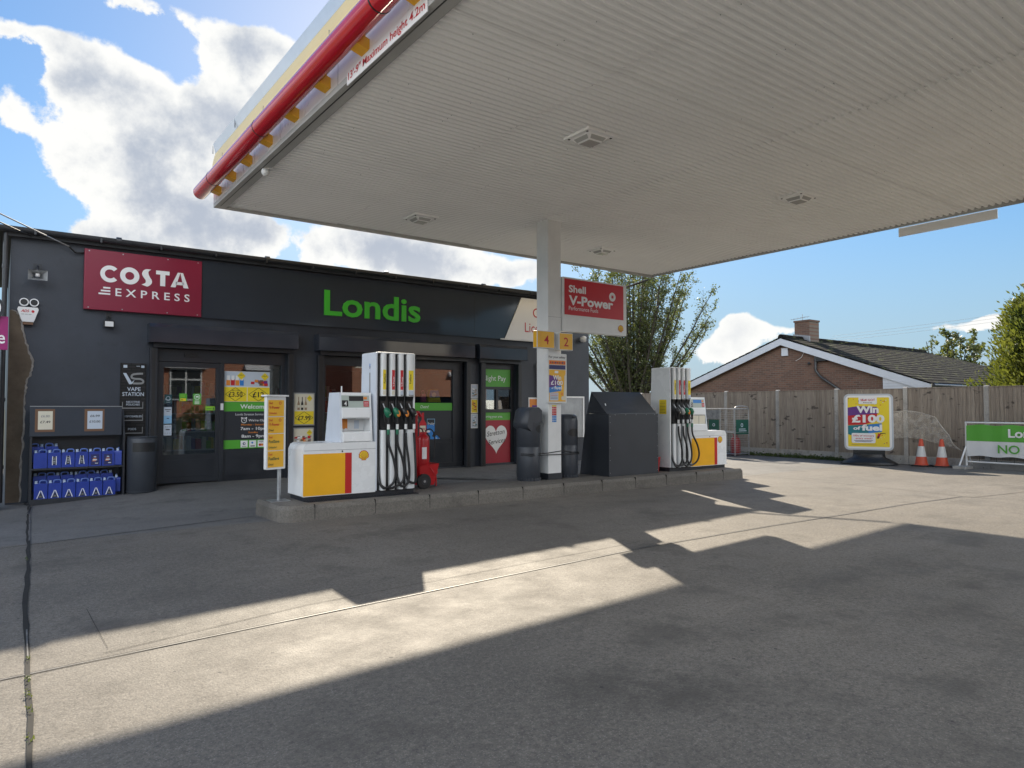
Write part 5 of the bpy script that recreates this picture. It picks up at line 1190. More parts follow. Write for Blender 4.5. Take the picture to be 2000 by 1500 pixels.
# ------------------------------------------------------------------ left of the entrance: can stand and bin
SY = 13.75
t = thing('can_stand', 'dark two-shelf stand of blue cans against the wall left of the entrance', 'display stand', (1.06, 13.95, 0.02))
b = MB()
b.prism([(SY, 0.02), (14.15, 0.02), (14.15, 1.56), (13.95, 1.56), (SY, 1.10)], 'x', 0.40, 0.43, m_frame); b.prism([(SY, 0.05), (14.15, 0.05), (14.15, 1.56), (13.95, 1.56), (SY, 1.12)], 'x', 1.73, 1.76, m_frame)
b.box(0.43, 1.73, 14.12, 14.15, 0.05, 1.55, m_frame); b.box(0.40, 1.78, SY - 0.01, SY + 0.02, 0.01, 0.105, m_frame); b.build('stand_frame', t, bevel=0.003)
b = MB(); b.box(0.43, 1.73, SY + 0.02, 14.12, 0.08, 0.105, m_frame); b.box(0.43, 1.73, SY, 14.12, 0.575, 0.605, m_frame); b.build('shelf', t)
b = MB(); m_header = M('stand_header_paint', '2a313c', 0.4, var=0.1)
b.box(0.39, 1.70, SY - 0.015, SY + 0.02, 1.13, 1.615, m_header); b.box(0.39, 1.70, SY - 0.018, SY + 0.02, 1.615, 1.625, m_grey); b.build('header', t)
for x0, x1, m, a, c_, lab in ((0.50, 0.70, i_cream, '£6.80', '£7.49', 'pale yellow price card reading £7.49 on the can stand'), (1.19, 1.41, i_pale, '£6.99', '£10.00', 'pale blue price card reading £6.99 and £10.00 on the can stand')):
    b = MB(); b.box(x0 - 0.04, x1 + 0.03, SY - 0.02, SY - 0.016, 1.20, 1.575, i_brown); b.rect(x0, x1, 1.24, 1.54, SY - 0.022, m); b.text(a, x0 + 0.04, 1.44, 0.04, SY - 0.024, i_grey if a == '£6.80' else i_black, x1=x1 - 0.04, bold=0.01); b.text(c_, x0 + 0.03, 1.345, 0.04, SY - 0.024, i_black, x1=x1 - 0.03, bold=0.01)
    tag(b.build('price_card'), lab, 'price card', 'price cards on the can stand')
m_can = M('blue_can_plastic', (0.018, 0.045, 0.30), 0.33, var=0.1, vscale=6); m_canlid = M('can_lid_pale', (0.40, 0.48, 0.62), 0.4, var=0.1)
m_canhandle = M('can_shoulder', (0.10, 0.17, 0.45), 0.35, var=0.1)
def can_parts(style, lying=False):
    w, d, h = 0.185, 0.125, 0.25
    t = thing('screenwash_can', 'x', 'can', (0, 0, 0), 'blue cans on the stand')
    b = MB(); b.prism([(-w / 2, 0), (w / 2, 0), (w / 2, h - 0.03), (w / 2 - 0.012, h), (-w / 2 + 0.012, h), (-w / 2, h - 0.03)][::-1], 'y', -d / 2, d / 2, m_can)
    bd = b.build('body', t, bevel=0.014, segs=3)
    b = MB(); b.tube(spline([(-0.018, 0, h - 0.005), (-0.008, 0, h + 0.036), (0.02, 0, h + 0.045), (0.065, 0, h + 0.042), (0.083, 0, h + 0.02), (0.084, 0, h - 0.015)], 5), 0.0125, m_canhandle, 8); b.build('handle', t)
    b = MB(); b.lathe([(0.024, 0), (0.024, 0.01), (0.021, 0.012), (0.021, 0.045), (0.0, 0.046)], (-0.062, 0, h - 0.003), m_canlid, 14); b.build('lid', t)
    b = MB(); yy = -d / 2 - 0.002
    if style == 'A':
        for s_ in (-1, 1): b.add([(s_ * 0.05 - 0.006, yy, 0.01), (s_ * 0.05 + 0.006, yy, 0.01), (s_ * 0.006 + 0.006, yy, 0.135), (s_ * 0.006 - 0.006, yy, 0.135)], [(0, 1, 2, 3)], i_white)
        b.add([(-0.036, yy, 0.012), (0.036, yy, 0.012), (0.0, yy, 0.11)], [(0, 1, 2)], i_char); b.rect(-0.018, 0.018, 0.045, 0.052, yy - 0.001, i_grey); b.rect(-0.02, 0.02, 0.03, 0.036, yy - 0.001, i_grey)
    elif style in ('H', 'W'):
        k = 0.0 if style == 'H' else 0.008
        for s_ in (-1, 1): b.add([(s_ * (0.028 + k) - 0.005, yy, 0.045), (s_ * (0.028 + k) + 0.005, yy, 0.045), (s_ * (0.026 - k) + 0.005, yy, 0.19), (s_ * (0.026 - k) - 0.005, yy, 0.19)], [(0, 1, 2, 3)], i_white)
        b.rect(-0.02, 0.02, 0.05, 0.185, yy, i_char)
        for q in range(4): b.rect(-0.013, 0.013, 0.075 + q * 0.027, 0.082 + q * 0.027, yy - 0.001, i_pale)
    elif style == 'N':
        b.rect(-0.06, 0.06, 0.02, 0.20, yy, i_navy); b.rect(-0.035, 0.03, 0.10, 0.115, yy - 0.001, i_white); b.rect(-0.03, 0.02, 0.125, 0.135, yy - 0.001, i_orange); b.rect(-0.04, 0.01, 0.085, 0.095, yy - 0.001, i_orange); b.rect(0.0, 0.045, 0.045, 0.055, yy - 0.001, i_white); b.rect(-0.02, 0.015, 0.15, 0.165, yy - 0.001, i_pale)
    if style != 'P': b.build('print', t)
    if lying == 'back':
        for ch in t.children: pass
    return t
ORD = ['first', 'second', 'third', 'fourth', 'fifth', 'sixth']
protos = {}
def place_can(style, x, y, z, lab, rz=0.0):
    if style not in protos:
        o = can_parts(style); protos[style] = o; o.location = (x, y, z); o['label'] = lab
    else: o = dup(protos[style], (x, y, z), lab)
    o.rotation_euler = (0, 0, rz); return o
bpy.context.view_layer.update()
for k, st in enumerate(('P', 'H', 'W', 'W', 'N', 'N')): place_can(st, 0.545 + k * 0.193, 13.83, 0.606, ORD[k] + ' blue can from the left, front row of the upper shelf')
place_can('P', 1.675, 13.86, 0.606, 'blue can turned sideways at the right end of the upper shelf', R(75))
for k in range(2): place_can('P', 0.51 + k * 0.2, 14.02, 0.70 + 0.0, ('left' if k == 0 else 'right') + ' blue can of two behind the front row on the upper shelf', R(180))
for k in range(6): place_can('A', 0.56 + k * 0.195, 13.83, 0.106, ORD[k] + ' A-labelled blue can from the left, front row of the lower shelf')
for k in range(6): place_can('P', 0.55 + k * 0.193, 14.02, 0.215, ORD[k] + ' blue can from the left, back row of the lower shelf', R(180) if k % 3 else 0)
place_can('P', 1.665, 13.95, 0.14, 'blue can turned sideways at the right end of the lower shelf', R(80))
b = MB(); b.box(0.44, 1.72, 13.93, 14.115, 0.1055, 0.214, m_frame); b.box(0.44, 0.84, 13.93, 14.115, 0.606, 0.699, m_frame); b.build('step', t)
t = thing('litter_bin', 'round black litter bin with front slot left of the shop entrance', 'bin', (2.03, 13.78, 0.08))
b = MB(); b.lathe([(0.215, 0.0), (0.215, 0.03), (0.235, 0.05), (0.24, 0.8), (0.24, 0.97), (0.225, 1.01), (0.0, 1.02)], (2.03, 13.78, 0.07), m_bin, 40); b.build('body', t)
b = MB(); vs = []
for k in range(9):
    a = R(-135 + k * 11.5); vs += [(2.03 + 0.2425 * math.cos(a), 13.78 + 0.2425 * math.sin(a), 0.83), (2.03 + 0.2425 * math.cos(a), 13.78 + 0.2425 * math.sin(a), 0.99)]
b.add(vs, [(2 * k, 2 * k + 2, 2 * k + 3, 2 * k + 1) for k in range(8)], m_black, True); b.build('slot', t)
b = MB(); b.tube([(2.03 + 0.242 * math.cos(R(a)), 13.78 + 0.242 * math.sin(R(a)), 0.14) for a in range(0, 361, 12)], 0.008, m_bin, 6, False); b.tube([(2.03 + 0.225 * math.cos(R(a)), 13.78 + 0.225 * math.sin(R(a)), 1.083) for a in range(0, 361, 12)], 0.01, m_bin, 6, False); b.build('rim', t)
# cable lying by the stand
b = MB(); b.tube(spline([(0.36, 14.1, 0.03), (0.37, 13.9, 0.012), (0.42, 13.6, 0.012), (0.40, 13.2, 0.012), (0.36, 12.6, 0.012)], 6), 0.012, m_rubber, 6); tag(b.build('ground_cable'), 'black cable lying on the concrete beside the can stand', 'cable')

# sign and stickers past the left corner
t = thing('machine_sign', 'magenta sign ending in the letters ne past the left corner of the shop', 'sign', (-0.25, 13.4, 0))
b = MB(); b.box(-0.85, 0.075, 13.4, 13.46, 2.50, 3.02, i_mag); b.text('ne', -0.17, 2.60, 0.20, 13.396, i_white, x1=0.04, bold=0.01); b.build('panel', t)
b = MB(); b.box(-0.6, -0.02, 13.46, 13.8, -0.02, 2.499, m_frame); b.box(-0.10, -0.085, 13.455, 13.459, 1.9, 2.48, m_whitep); b.build('cabinet', t)
b = MB(); rr = [(-0.19 + 0.21 * math.cos(R(a)), 3.14 + 0.21 * math.sin(R(a))) for a in range(0, 360, 12)]; b.prism(rr, 'y', 13.34, 13.39, m_frame, True); b.disc(-0.19, 3.14, 0.17, 13.337, i_white); b.build('roundel', t)
b = MB(); b.box(-0.45, -0.035, 13.452, 13.459, 1.58, 2.02, i_white)
for k, m in enumerate((i_purple, i_lime, i_red, i_red, i_blue)): b.rect(-0.44, -0.04, 1.93 - k * 0.085, 1.99 - k * 0.085, 13.449, m)
tag(b.build('sticker'), 'striped purple, green, red and blue sticker under the magenta sign', 'sticker')
# ------------------------------------------------------------------ boundary fence
XF = 20.8
def fence_wood():
    t = NT('weathered_fence_boards')
    a = t.noise(1.0, 5, 0.6, stretch=(3, 9, 0.35)); g = t.noise(1.0, 6, 0.65, stretch=(40, 60, 2.5)); k = t.noise(3.2, 2, 0.5, stretch=(1, 1.2, 2.2))
    c = t.mix(t.rng(a, 0.3, 0.7), (0.215, 0.175, 0.14), (0.36, 0.31, 0.255))
    c = t.mix(t.rng(g, 0.42, 0.66, 0, 0.65), c, (0.12, 0.10, 0.085))
    c = t.mix(t.rng(k, 0.63, 0.70, 0, 0.8), c, (0.04, 0.033, 0.03))
    t.l(c, t.b.inputs['Base Color']); t.b.inputs['Roughness'].default_value = 0.9
    t.bump(g, 0.4, 0.005); return t.m
m_fence = fence_wood()
m_post = concrete_mat('concrete_post', (0.42, 0.40, 0.37), 0.25, 0.2)
fence = thing('boundary_fence', 'weathered close-board timber fence with concrete posts along the right side', 'fence', (XF, 12, 0))
posts = [-0.75, 1.27, 3.29, 5.31, 7.33, 9.35, 11.38, 13.40, 15.44, 17.46, 19.5, 21.6]
random.seed(21)
for i, y in enumerate(posts):
    b = MB(); zt = 2.185; b.prism([(XF - 0.06, -0.2), (XF + 0.06, -0.2), (XF + 0.06, zt - 0.03), (XF + 0.02, zt), (XF - 0.02, zt), (XF - 0.06, zt - 0.03)], 'y', y - 0.055, y + 0.055, m_post); b.build('post', fence, bevel=0.006)
    if i == len(posts) - 1: break
    y2 = posts[i + 1]
    b = MB(); b.box(XF - 0.025, XF + 0.025, y + 0.056, y2 - 0.056, -0.1, 0.235, m_post); b.build('gravel_board', fence)
    b = MB(); yy = y + 0.056; top = 2.13 + random.uniform(-0.01, 0.01)
    while yy < y2 - 0.06:
        w = min(0.098 + random.uniform(-0.006, 0.006), y2 - 0.057 - yy); o1 = random.uniform(-0.003, 0.003)
        b.add([(XF - 0.012 + o1, yy, 0.237), (XF - 0.012 + o1, yy, top), (XF - 0.028 + o1, yy + w, 0.237), (XF - 0.028 + o1, yy + w, top), (XF + 0.0 + o1, yy + w, 0.237), (XF + 0.0 + o1, yy + w, top), (XF + o1, yy, 0.237), (XF + o1, yy, top)],
              [(0, 1, 3, 2), (2, 3, 5, 4), (4, 5, 7, 6), (6, 7, 1, 0), (1, 7, 5, 3)], m_fence); yy += w
    for z in (0.45, 1.15, 1.9): b.box(XF + 0.005, XF + 0.06, y + 0.056, y2 - 0.056, z, z + 0.08, m_fence)
    b.box(XF - 0.035, XF + 0.04, y + 0.056, y2 - 0.056, top + 0.001, top + 0.028, m_fence)
    b.build('fence_panel', fence)
# clear polythene caught on the fence
def film():
    t = NT('clear_polythene'); t.t.nodes.remove(t.b)
    tr = t.n('ShaderNodeBsdfTransparent'); tr.inputs[0].default_value = (0.97, 0.97, 0.96, 1)
    gl = t.n('ShaderNodeBsdfDiffuse'); gl.inputs[0].default_value = (0.75, 0.70, 0.62, 1)
    mx = t.n('ShaderNodeMixShader'); t.l(t.rng(t.noise(7, 4, 0.6), 0.35, 0.75, 0.12, 0.50), mx.inputs[0]); t.l(tr.outputs[0], mx.inputs[1]); t.l(gl.outputs[0], mx.inputs[2])
    t.l(mx.outputs[0], t.t.nodes['Material Output'].inputs['Surface']); return t.m
def film_fold():
    t = NT('polythene_fold'); t.t.nodes.remove(t.b)
    tr = t.n('ShaderNodeBsdfTransparent'); gl = t.n('ShaderNodeBsdfDiffuse'); gl.inputs[0].default_value = (0.8, 0.75, 0.66, 1)
    mx = t.n('ShaderNodeMixShader'); mx.inputs[0].default_value = 0.32; t.l(tr.outputs[0], mx.inputs[1]); t.l(gl.outputs[0], mx.inputs[2])
    t.l(mx.outputs[0], t.t.nodes['Material Output'].inputs['Surface']); return t.m
b = MB(); random.seed(2)
s_ = 1.017
outl = [(10.46, 0.95), (10.42, 1.25), (10.30, 1.36), (9.75, 1.46), (9.35, 1.50), (8.95, 1.46), (8.55, 1.33), (8.35, 1.02), (8.12, 0.62), (7.92, 0.45), (8.5, 0.62), (9.1, 0.75), (9.6, 0.72), (9.95, 0.66), (10.2, 0.72), (10.1, 0.95)]
b.add([(XF - 0.085 + random.uniform(-0.015, 0.015), y, z) for y, z in outl] + [(XF - 0.10, 9.3, 1.05)], [(i, (i + 1) % 16, 16) for i in range(16)], film())
ff = film_fold()
for pts in ([(10.3, 1.36), (9.75, 1.46), (9.35, 1.50), (8.95, 1.46), (8.55, 1.33)], [(8.55, 1.33), (8.35, 1.02), (8.22, 0.85), (8.12, 0.62), (7.92, 0.45)], [(10.30, 1.30), (10.22, 1.1), (10.1, 0.95), (10.2, 0.72), (10.35, 0.70)], [(10.42, 1.1), (10.28, 0.85), (10.15, 0.8)]):
    b.tube(spline([(XF - 0.09, y, z) for y, z in pts], 4), [0.008 + 0.012 * random.random() for _ in range(4 * (len(pts) - 1) + 1)], ff, 5)
tag(b.build('plastic_sheet'), 'torn clear plastic sheet caught on the fence above the traffic cones', 'plastic sheet')

# ------------------------------------------------------------------ bungalow beyond the fence
XH = 25.0
m_tile = None
def tiles():
    t = NT('mossy_roof_tiles')
    sp = t.n('ShaderNodeSeparateXYZ'); t.l(t.pos(), sp.inputs[0]); cb = t.n('ShaderNodeCombineXYZ'); t.l(sp.outputs[0], cb.inputs[0]); t.l(sp.outputs[1], cb.inputs[1])
    br = t.n('ShaderNodeTexBrick'); t.l(cb.outputs[0], br.inputs['Vector']); br.inputs['Scale'].default_value = 1.0; br.inputs['Brick Width'].default_value = 0.33; br.inputs['Row Height'].default_value = 0.30; br.inputs['Mortar Size'].default_value = 0.018
    br.inputs['Color1'].default_value = (0.012, 0.012, 0.012, 1); br.inputs['Color2'].default_value = (0.008, 0.008, 0.0085, 1); br.inputs['Mortar'].default_value = (0.012, 0.012, 0.012, 1)
    n = t.noise(1.0, 4, 0.7, stretch=(2.6, 6, 6))
    c = t.mix(t.rng(n, 0.56, 0.62), br.outputs['Color'], (0.085, 0.09, 0.04))
    t.l(c, t.b.inputs['Base Color']); t.b.inputs['Roughness'].default_value = 1.0; t.b.inputs['Specular IOR Level'].default_value = 0.12; t.bump(br.outputs['Fac'], -0.8, 0.03); return t.m
m_tile = tiles()
m_board = M('white_fascia_board', (0.52, 0.55, 0.60), 0.45, var=0.05)
house = thing('bungalow', 'brown brick bungalow with white gable boards and mossy tiled roof beyond the fence', 'house', (31, 15.85, 0))
RY, RZ, EY0, EY1, EZ = 15.85, 4.40, 10.35, 21.35, 2.42
b = MB(); b.prism([(EY0 + 1.55, -0.2), (EY1 - 0.5, -0.2), (EY1 - 0.5, 2.62), (RY, 4.20), (EY0 + 1.55, 2.78)][::-1], 'x', XH, XH + 0.25, m_brick)
b.box(XH + 0.25, 40.5, EY0 + 1.55, EY0 + 1.8, -0.2, 2.5, m_brick); b.box(40.5, 40.75, EY0 + 1.55, EY1 - 0.5, -0.2, 2.5, m_brick); b.box(XH + 0.25, 40.5, EY1 - 0.75, EY1 - 0.5, -0.2, 2.5, m_brick); b.build('wall', house)
b = MB(); O = XH - 0.18
def slope(y): return RZ - (RZ - EZ) * abs(y - RY) / (RY - EY0)
NR = 17
for side in (0, 1):
    ye = EY0 if side == 0 else EY1
    for k in range(NR):
        t0, t1 = k / NR, (k + 1) / NR
        ya, yb = RY + (ye - RY) * t0, RY + (ye - RY) * t1
        za, zb = slope(ya), slope(yb) + 0.014
        xe0, xe1 = 37.0 + 5.0 * t0, 37.0 + 5.0 * t1
        q = [(O, ya, za), (xe0, ya, za), (xe1, yb, zb), (O, yb, zb), (O, yb, zb - 0.06), (xe1, yb, zb - 0.06), (O, ya, za - 0.05)]
        b.add(q, [(0, 3, 2, 1) if side == 1 else (0, 1, 2, 3)][:1] + [(3, 4, 5, 2), (0, 6, 4, 3)], m_tile)
for k in range(NR):
    t0, t1 = k / NR, (k + 1) / NR
    b.add([(37 + 5 * t0, RY + (EY0 - RY) * t0, slope(RY + (EY0 - RY) * t0)), (37 + 5 * t0, RY + (EY1 - RY) * t0, slope(RY + (EY1 - RY) * t0)), (37 + 5 * t1, RY + (EY1 - RY) * t1, slope(RY + (EY1 - RY) * t1) + 0.02), (37 + 5 * t1, RY + (EY0 - RY) * t1, slope(RY + (EY0 - RY) * t1) + 0.02)], [(0, 3, 2, 1)], m_tile)
random.seed(6)
x = O
while x < 37.0: b.tube([(x, RY, RZ - 0.02 + random.uniform(-0.008, 0.008)), (x + 0.42, RY, RZ - 0.02 + random.uniform(-0.008, 0.008))], 0.12, m_tile, 10); x += 0.43
b.build('roof', house)
b = MB()
for ye in (EY0, EY1):
    q = [(RY, RZ - 0.07), (ye, EZ - 0.05), (ye, EZ - 0.33), (RY, RZ - 0.33)]
    b.prism(q if ye == EY0 else q[::-1], 'x', O - 0.02, O + 0.02, m_board)
b.build('barge_board', house)
b = MB(); b.prism([(EY0 + 0.02, EZ - 0.33), (EY0 + 1.58, EZ - 0.33), (EY0 + 1.58, EZ + 0.28), (EY0 + 0.9, EZ + 0.03), (EY0 + 0.02, EZ - 0.12)][::-1], 'x', O + 0.03, XH + 0.24, m_board)
for k in range(5): b.box(O + 0.025, O + 0.03, EY0 + 0.5, EY0 + 1.57, EZ - 0.28 + k * 0.10, EZ - 0.274 + k * 0.10, m_grey)
b.build('eaves_box', house)
b = MB(); b.box(O, 41.9, EY0 - 0.02, EY0 + 0.03, EZ - 0.22, EZ - 0.03, i_cream); b.tube([(O, EY0 - 0.07, EZ - 0.08), (41.9, EY0 - 0.07, EZ - 0.08)], 0.055, m_gutter, 10); b.build('gutter', house)
b = MB(); b.box(26.35, 27.05, RY - 0.33, RY + 0.33, 3.9, 5.10, m_brick); b.box(26.32, 27.08, RY - 0.36, RY + 0.36, 5.10, 5.17, m_brick)
ch = b.build('chimney', house)
b = MB(); b.prism([(RY - 0.36, 4.0), (RY + 0.36, 4.0), (RY + 0.36, 4.62), (RY - 0.36, 4.50)][::-1], 'x', 26.28, 26.346, M('lead_flashing', (0.25, 0.26, 0.28), 0.5, metal=0.5, var=0.2)); b.build('flashing', ch)
b = MB(); b.tube([(26.4, RY, 5.17), (26.4, RY, 5.42)], 0.012, m_grey, 6); b.tube([(26.4, RY + 0.5, 5.24), (26.4, RY - 0.3, 5.30)], 0.008, m_grey, 6)
for k in range(5): b.tube([(26.25, RY + 0.45 - k * 0.15, 5.245 + 0.012 * k), (26.55, RY + 0.45 - k * 0.15, 5.245 + 0.012 * k)], 0.005, m_grey, 5)
b.build('aerial', ch)
b = MB(); b.box(XH - 0.06, XH - 0.002, 15.62, 15.90, 3.64, 3.95, m_board); b.build('wall_vent', house, bevel=0.006)
b = MB(); b.tube([(XH - 0.08, 14.45, 3.65), (XH - 0.08, 14.45, 3.0), (XH - 0.08, 14.25, 2.75), (XH - 0.08, 13.3, 2.1), (XH - 0.08, 13.2, 1.4)], 0.05, m_gutter, 8); b.box(XH - 0.14, XH - 0.02, 14.02, 14.42, 3.35, 3.62, m_black); b.build('soil_pipe', house)
b = MB(); b.tube(spline([(XH - 0.02, 14.95, 3.78), (XH - 0.04, 15.05, 3.55), (XH - 0.03, 15.3, 3.42)], 5), 0.008, m_whitep, 5); b.lathe([(0.0, -0.06), (0.05, -0.04), (0.06, 0), (0.0, 0.05)], (XH - 0.08, 14.72, 3.3), m_frame, 10); b.build('wall_light', house)

# ------------------------------------------------------------------ trees
def tree_leaf(LV, p, s_):
    u = Vector((random.gauss(0, 1), random.gauss(0, 1), random.gauss(0, 0.7) - 0.3)).normalized()
    w = u.cross(Vector((random.gauss(0, 1), random.gauss(0, 1), random.gauss(0, 1)))).normalized()
    LV.append((p - u * s_ * 0.5, p + w * s_ * 0.27, p + u * s_ * 0.5, p - w * s_ * 0.27))
def leafmesh(LV, m):
    b = MB(); n = len(LV); b.v = [tuple(q) for l in LV for q in l]; b.f = [[4 * i, 4 * i + 1, 4 * i + 2, 4 * i + 3] for i in range(n)]; b.fm = [0] * n; b.fs = [False] * n; b.mats = [m]; return b
def multistem(root, x, y, height, spread, nst, seed, nleaf, lsize, tw=13):
    random.seed(seed); W = MB(); LV = []
    W.tube([(x, y, -0.1), (x + 0.02, y, 0.5), (x, y + 0.03, 1.0)], [0.30, 0.24, 0.22], m_bark, 10)
    tips = []
    for k in range(nst):
        a = 2 * math.pi * (k + random.random() * 0.6) / nst; lean = spread * (0.12 + 0.88 * ((k * 0.618) % 1.0)) * random.uniform(0.8, 1.1)
        L = height * random.uniform(0.82, 1.03) * (1 - 0.38 * (lean / spread) ** 2)
        pts = []; p = Vector((x + 0.12 * math.cos(a), y + 0.12 * math.sin(a), 0.75)); N = 9
        for i in range(N + 1):
            t = i / N; r = lean * (1.15 * t - 0.18 * t * t)
            pts.append(Vector((p.x + math.cos(a) * r + random.gauss(0, 0.045) * t, p.y + math.sin(a) * r + random.gauss(0, 0.045) * t, p.z + (L - 0.75) * t)))
        W.tube(pts, [0.095 * (1 - 0.9 * i / N) + 0.008 for i in range(N + 1)], m_bark, 6, False)
        for j in range(tw):
            t = 0.16 + 0.84 * (j + random.random()) / tw; i = min(N - 1, int(t * N)); q = pts[i].lerp(pts[i + 1], t * N - i)
            a2 = a + random.uniform(-1.7, 1.7); l2 = random.uniform(0.5, 1.25) * (1.15 - 0.5 * t) * height / 8
            d = Vector((math.cos(a2) * 0.62, math.sin(a2) * 0.62, random.uniform(0.55, 1.0))).normalized()
            e = [q, q + d * l2 * 0.5, q + d * l2 + Vector((0, 0, 0.06 * l2))]
            W.tube(e, [0.022 * (1.1 - t) + 0.006, 0.012 * (1.1 - t) + 0.005, 0.004], m_bark, 4, False); tips.append((e[0], e[1], e[2]))
            for s3 in range(2):
                d3 = (d + Vector((random.gauss(0, 0.6), random.gauss(0, 0.6), random.gauss(0, 0.3)))).normalized(); q3 = e[0].lerp(e[2], random.uniform(0.3, 0.9)); l3 = l2 * random.uniform(0.3, 0.6)
                W.tube([q3, q3 + d3 * l3], [0.008, 0.003], m_bark, 3, False); tips.append((q3, q3 + d3 * l3 * 0.5, q3 + d3 * l3))
    for i in range(nleaf):
        e = tips[random.randrange(len(tips))]; t = random.random() ** 0.7; q = e[0].lerp(e[1], t * 2) if t < 0.5 else e[1].lerp(e[2], t * 2 - 1)
        c = q + Vector((random.gauss(0, 0.10), random.gauss(0, 0.10), random.gauss(0, 0.09)))
        tree_leaf(LV, c, lsize * random.uniform(0.6, 1.35))
    W.build('trunk', root); leafmesh(LV, m_leaf).build('crown', root)
TX, TY = 31.2, 30.0
t = thing('garden_tree', 'tall loose many-stemmed tree behind the right end of the shop', 'tree', (TX, TY, 0)); multistem(t, TX, TY, 11.3, 5.5, 54, 5, 46000, 0.135, 18)
t = thing('garden_tree', 'distant small leafy tree beyond the bungalow roof on the right', 'tree', (46.5, 17.6, 0), 'small trees beyond the bungalow'); multistem(t, 46.5, 17.6, 6.4, 1.9, 10, 8, 5200, 0.22)
t = thing('garden_tree', 'distant spiky sapling left of the small tree beyond the bungalow roof', 'tree', (47.5, 20.0, 0), 'small trees beyond the bungalow'); multistem(t, 47.5, 20.0, 6.1, 1.2, 6, 12, 1300, 0.2)
# yew-like conifer by the fence
def conifer(root, x, y, h, r, seed):
    random.seed(seed); W = MB(); LV = []
    W.tube([(x, y, -0.1), (x, y, h * 0.5), (x, y, h * 0.95)], [0.16, 0.10, 0.02], m_bark, 8)
    sprays = []
    for i in range(700):
        a0 = i * 2.39996; t = (i + random.random()) / 700; z = 0.15 + (h - 0.15) * t; rr = r * (1 - t) ** 0.62 * (0.86 + 0.16 * math.sin(a0 * 3 + z * 2.2)) * random.uniform(0.85, 1.05); a = i * 2.39996 + random.uniform(-0.3, 0.3)
        p0 = Vector((x, y, z - 0.2 * rr)); p1 = Vector((x + rr * math.cos(a), y + rr * math.sin(a), z + 0.22 * rr + 0.1))
        W.tube([p0, p1], [0.015, 0.004], m_bark, 3, False); sprays.append((p0, p1))
    for i in range(80000):
        p0, p1 = sprays[random.randrange(len(sprays))]; t = 1 - 0.5 * random.random() ** 1.6; q = p0.lerp(p1, t); sp = 0.13
        d = (p1 - p0).normalized() + Vector((random.gauss(0, 0.5), random.gauss(0, 0.5), 0.6 + random.gauss(0, 0.4))); d.normalize()
        c = q + Vector((random.gauss(0, sp), random.gauss(0, sp), random.gauss(0, sp))); w = d.cross(Vector((random.gauss(0, 1), random.gauss(0, 1), random.gauss(0, 1)))).normalized(); s_ = random.uniform(0.09, 0.17)
        LV.append((c - d * s_ * 0.5, c + w * s_ * 0.2, c + d * s_ * 0.6, c - w * s_ * 0.2))
    W.build('trunk', root); leafmesh(LV, m_conifer).build('crown', root)
t = thing('conifer', 'dense green and yellow conifer behind the fence at the right edge', 'conifer', (23.8, 6.4, 0)); conifer(t, 23.9, 6.5, 5.5, 2.75, 4)
b = MB()
for k in range(3):
    pts = [Vector((60, 34 - k * 0.4, 7.5 + 0.25 * k)).lerp(Vector((45, -8 - k * 0.4, 8.6 + 0.25 * k)), i / 14) - Vector((0, 0, 0.5 * math.sin(math.pi * i / 14))) for i in range(15)]
    b.tube(pts, 0.008, m_grey, 5)
tag(b.build('power_line'), 'faint power lines crossing the sky at the right beyond the bungalow', 'power line')

# ------------------------------------------------------------------ things along the fence
WC = (19.75, 9.9)
t = thing('pavement_sign', 'yellow Win £100 of fuel poster sign on a dark dished base by the fence', 'sign', (WC[0], WC[1], 0))
u = Vector((0.44, -0.90, 0)).normalized(); MT = facing((WC[0], WC[1], 0), u)
b = MB(); b.M = MT
b.rrect(-0.62, 0.62, 0.40, 1.985, 0.13, -0.045, M('sign_frame_grey', (0.50, 0.53, 0.57), 0.35, metal=0.3, var=0.05), 0.045); b.build('sign_frame', t, bevel=0.012)
b = MB(); b.M = MT; y = -0.049
b.rrect(-0.575, 0.575, 0.445, 1.94, 0.10, y, i_white); b.rrect(-0.52, 0.52, 0.50, 1.885, 0.02, y - 0.003, i_yel)
y -= 0.006; RM = 0
def slab_q(pts, m, yy): b.add([(p[0], yy, p[1]) for p in pts], [tuple(range(len(pts)))], m)
slab_q([(-0.52, 1.36), (0.24, 1.43), (0.22, 1.62), (-0.25, 1.64), (-0.52, 1.60)], i_purple, y); slab_q([(-0.52, 1.10), (-0.10, 1.12), (0.22, 1.22), (0.22, 1.43), (-0.52, 1.37)], i_red, y - 0.001); slab_q([(-0.52, 0.85), (-0.46, 0.82), (0.33, 0.92), (0.33, 1.16), (-0.08, 1.12), (-0.52, 1.09)], i_teal, y - 0.002)
slab_q([(0.0, 0.875), (0.33, 0.92), (0.33, 1.16), (0.0, 1.12)], i_blue, y - 0.0025)
b.rrect(-0.24, 0.22, 1.70, 1.90, 0.02, y - 0.001, i_white); b.text('Shell GO+', -0.19, 1.785, 0.06, y - 0.004, i_red, x1=0.17, bold=0.02); b.text('Rewards', -0.12, 1.725, 0.032, y - 0.004, i_black, x1=0.10, bold=0.012)
b.text('Win', -0.30, 1.46, 0.19, y - 0.006, i_white, x1=0.26, bold=0.045); b.text('£100', -0.42, 1.19, 0.205, y - 0.006, i_white, x1=0.40, bold=0.045); b.text('of', -0.385, 0.975, 0.095, y - 0.006, i_white, x1=-0.20, bold=0.035); b.text('fuel', -0.175, 0.96, 0.165, y - 0.006, i_white, x1=0.34, bold=0.045)
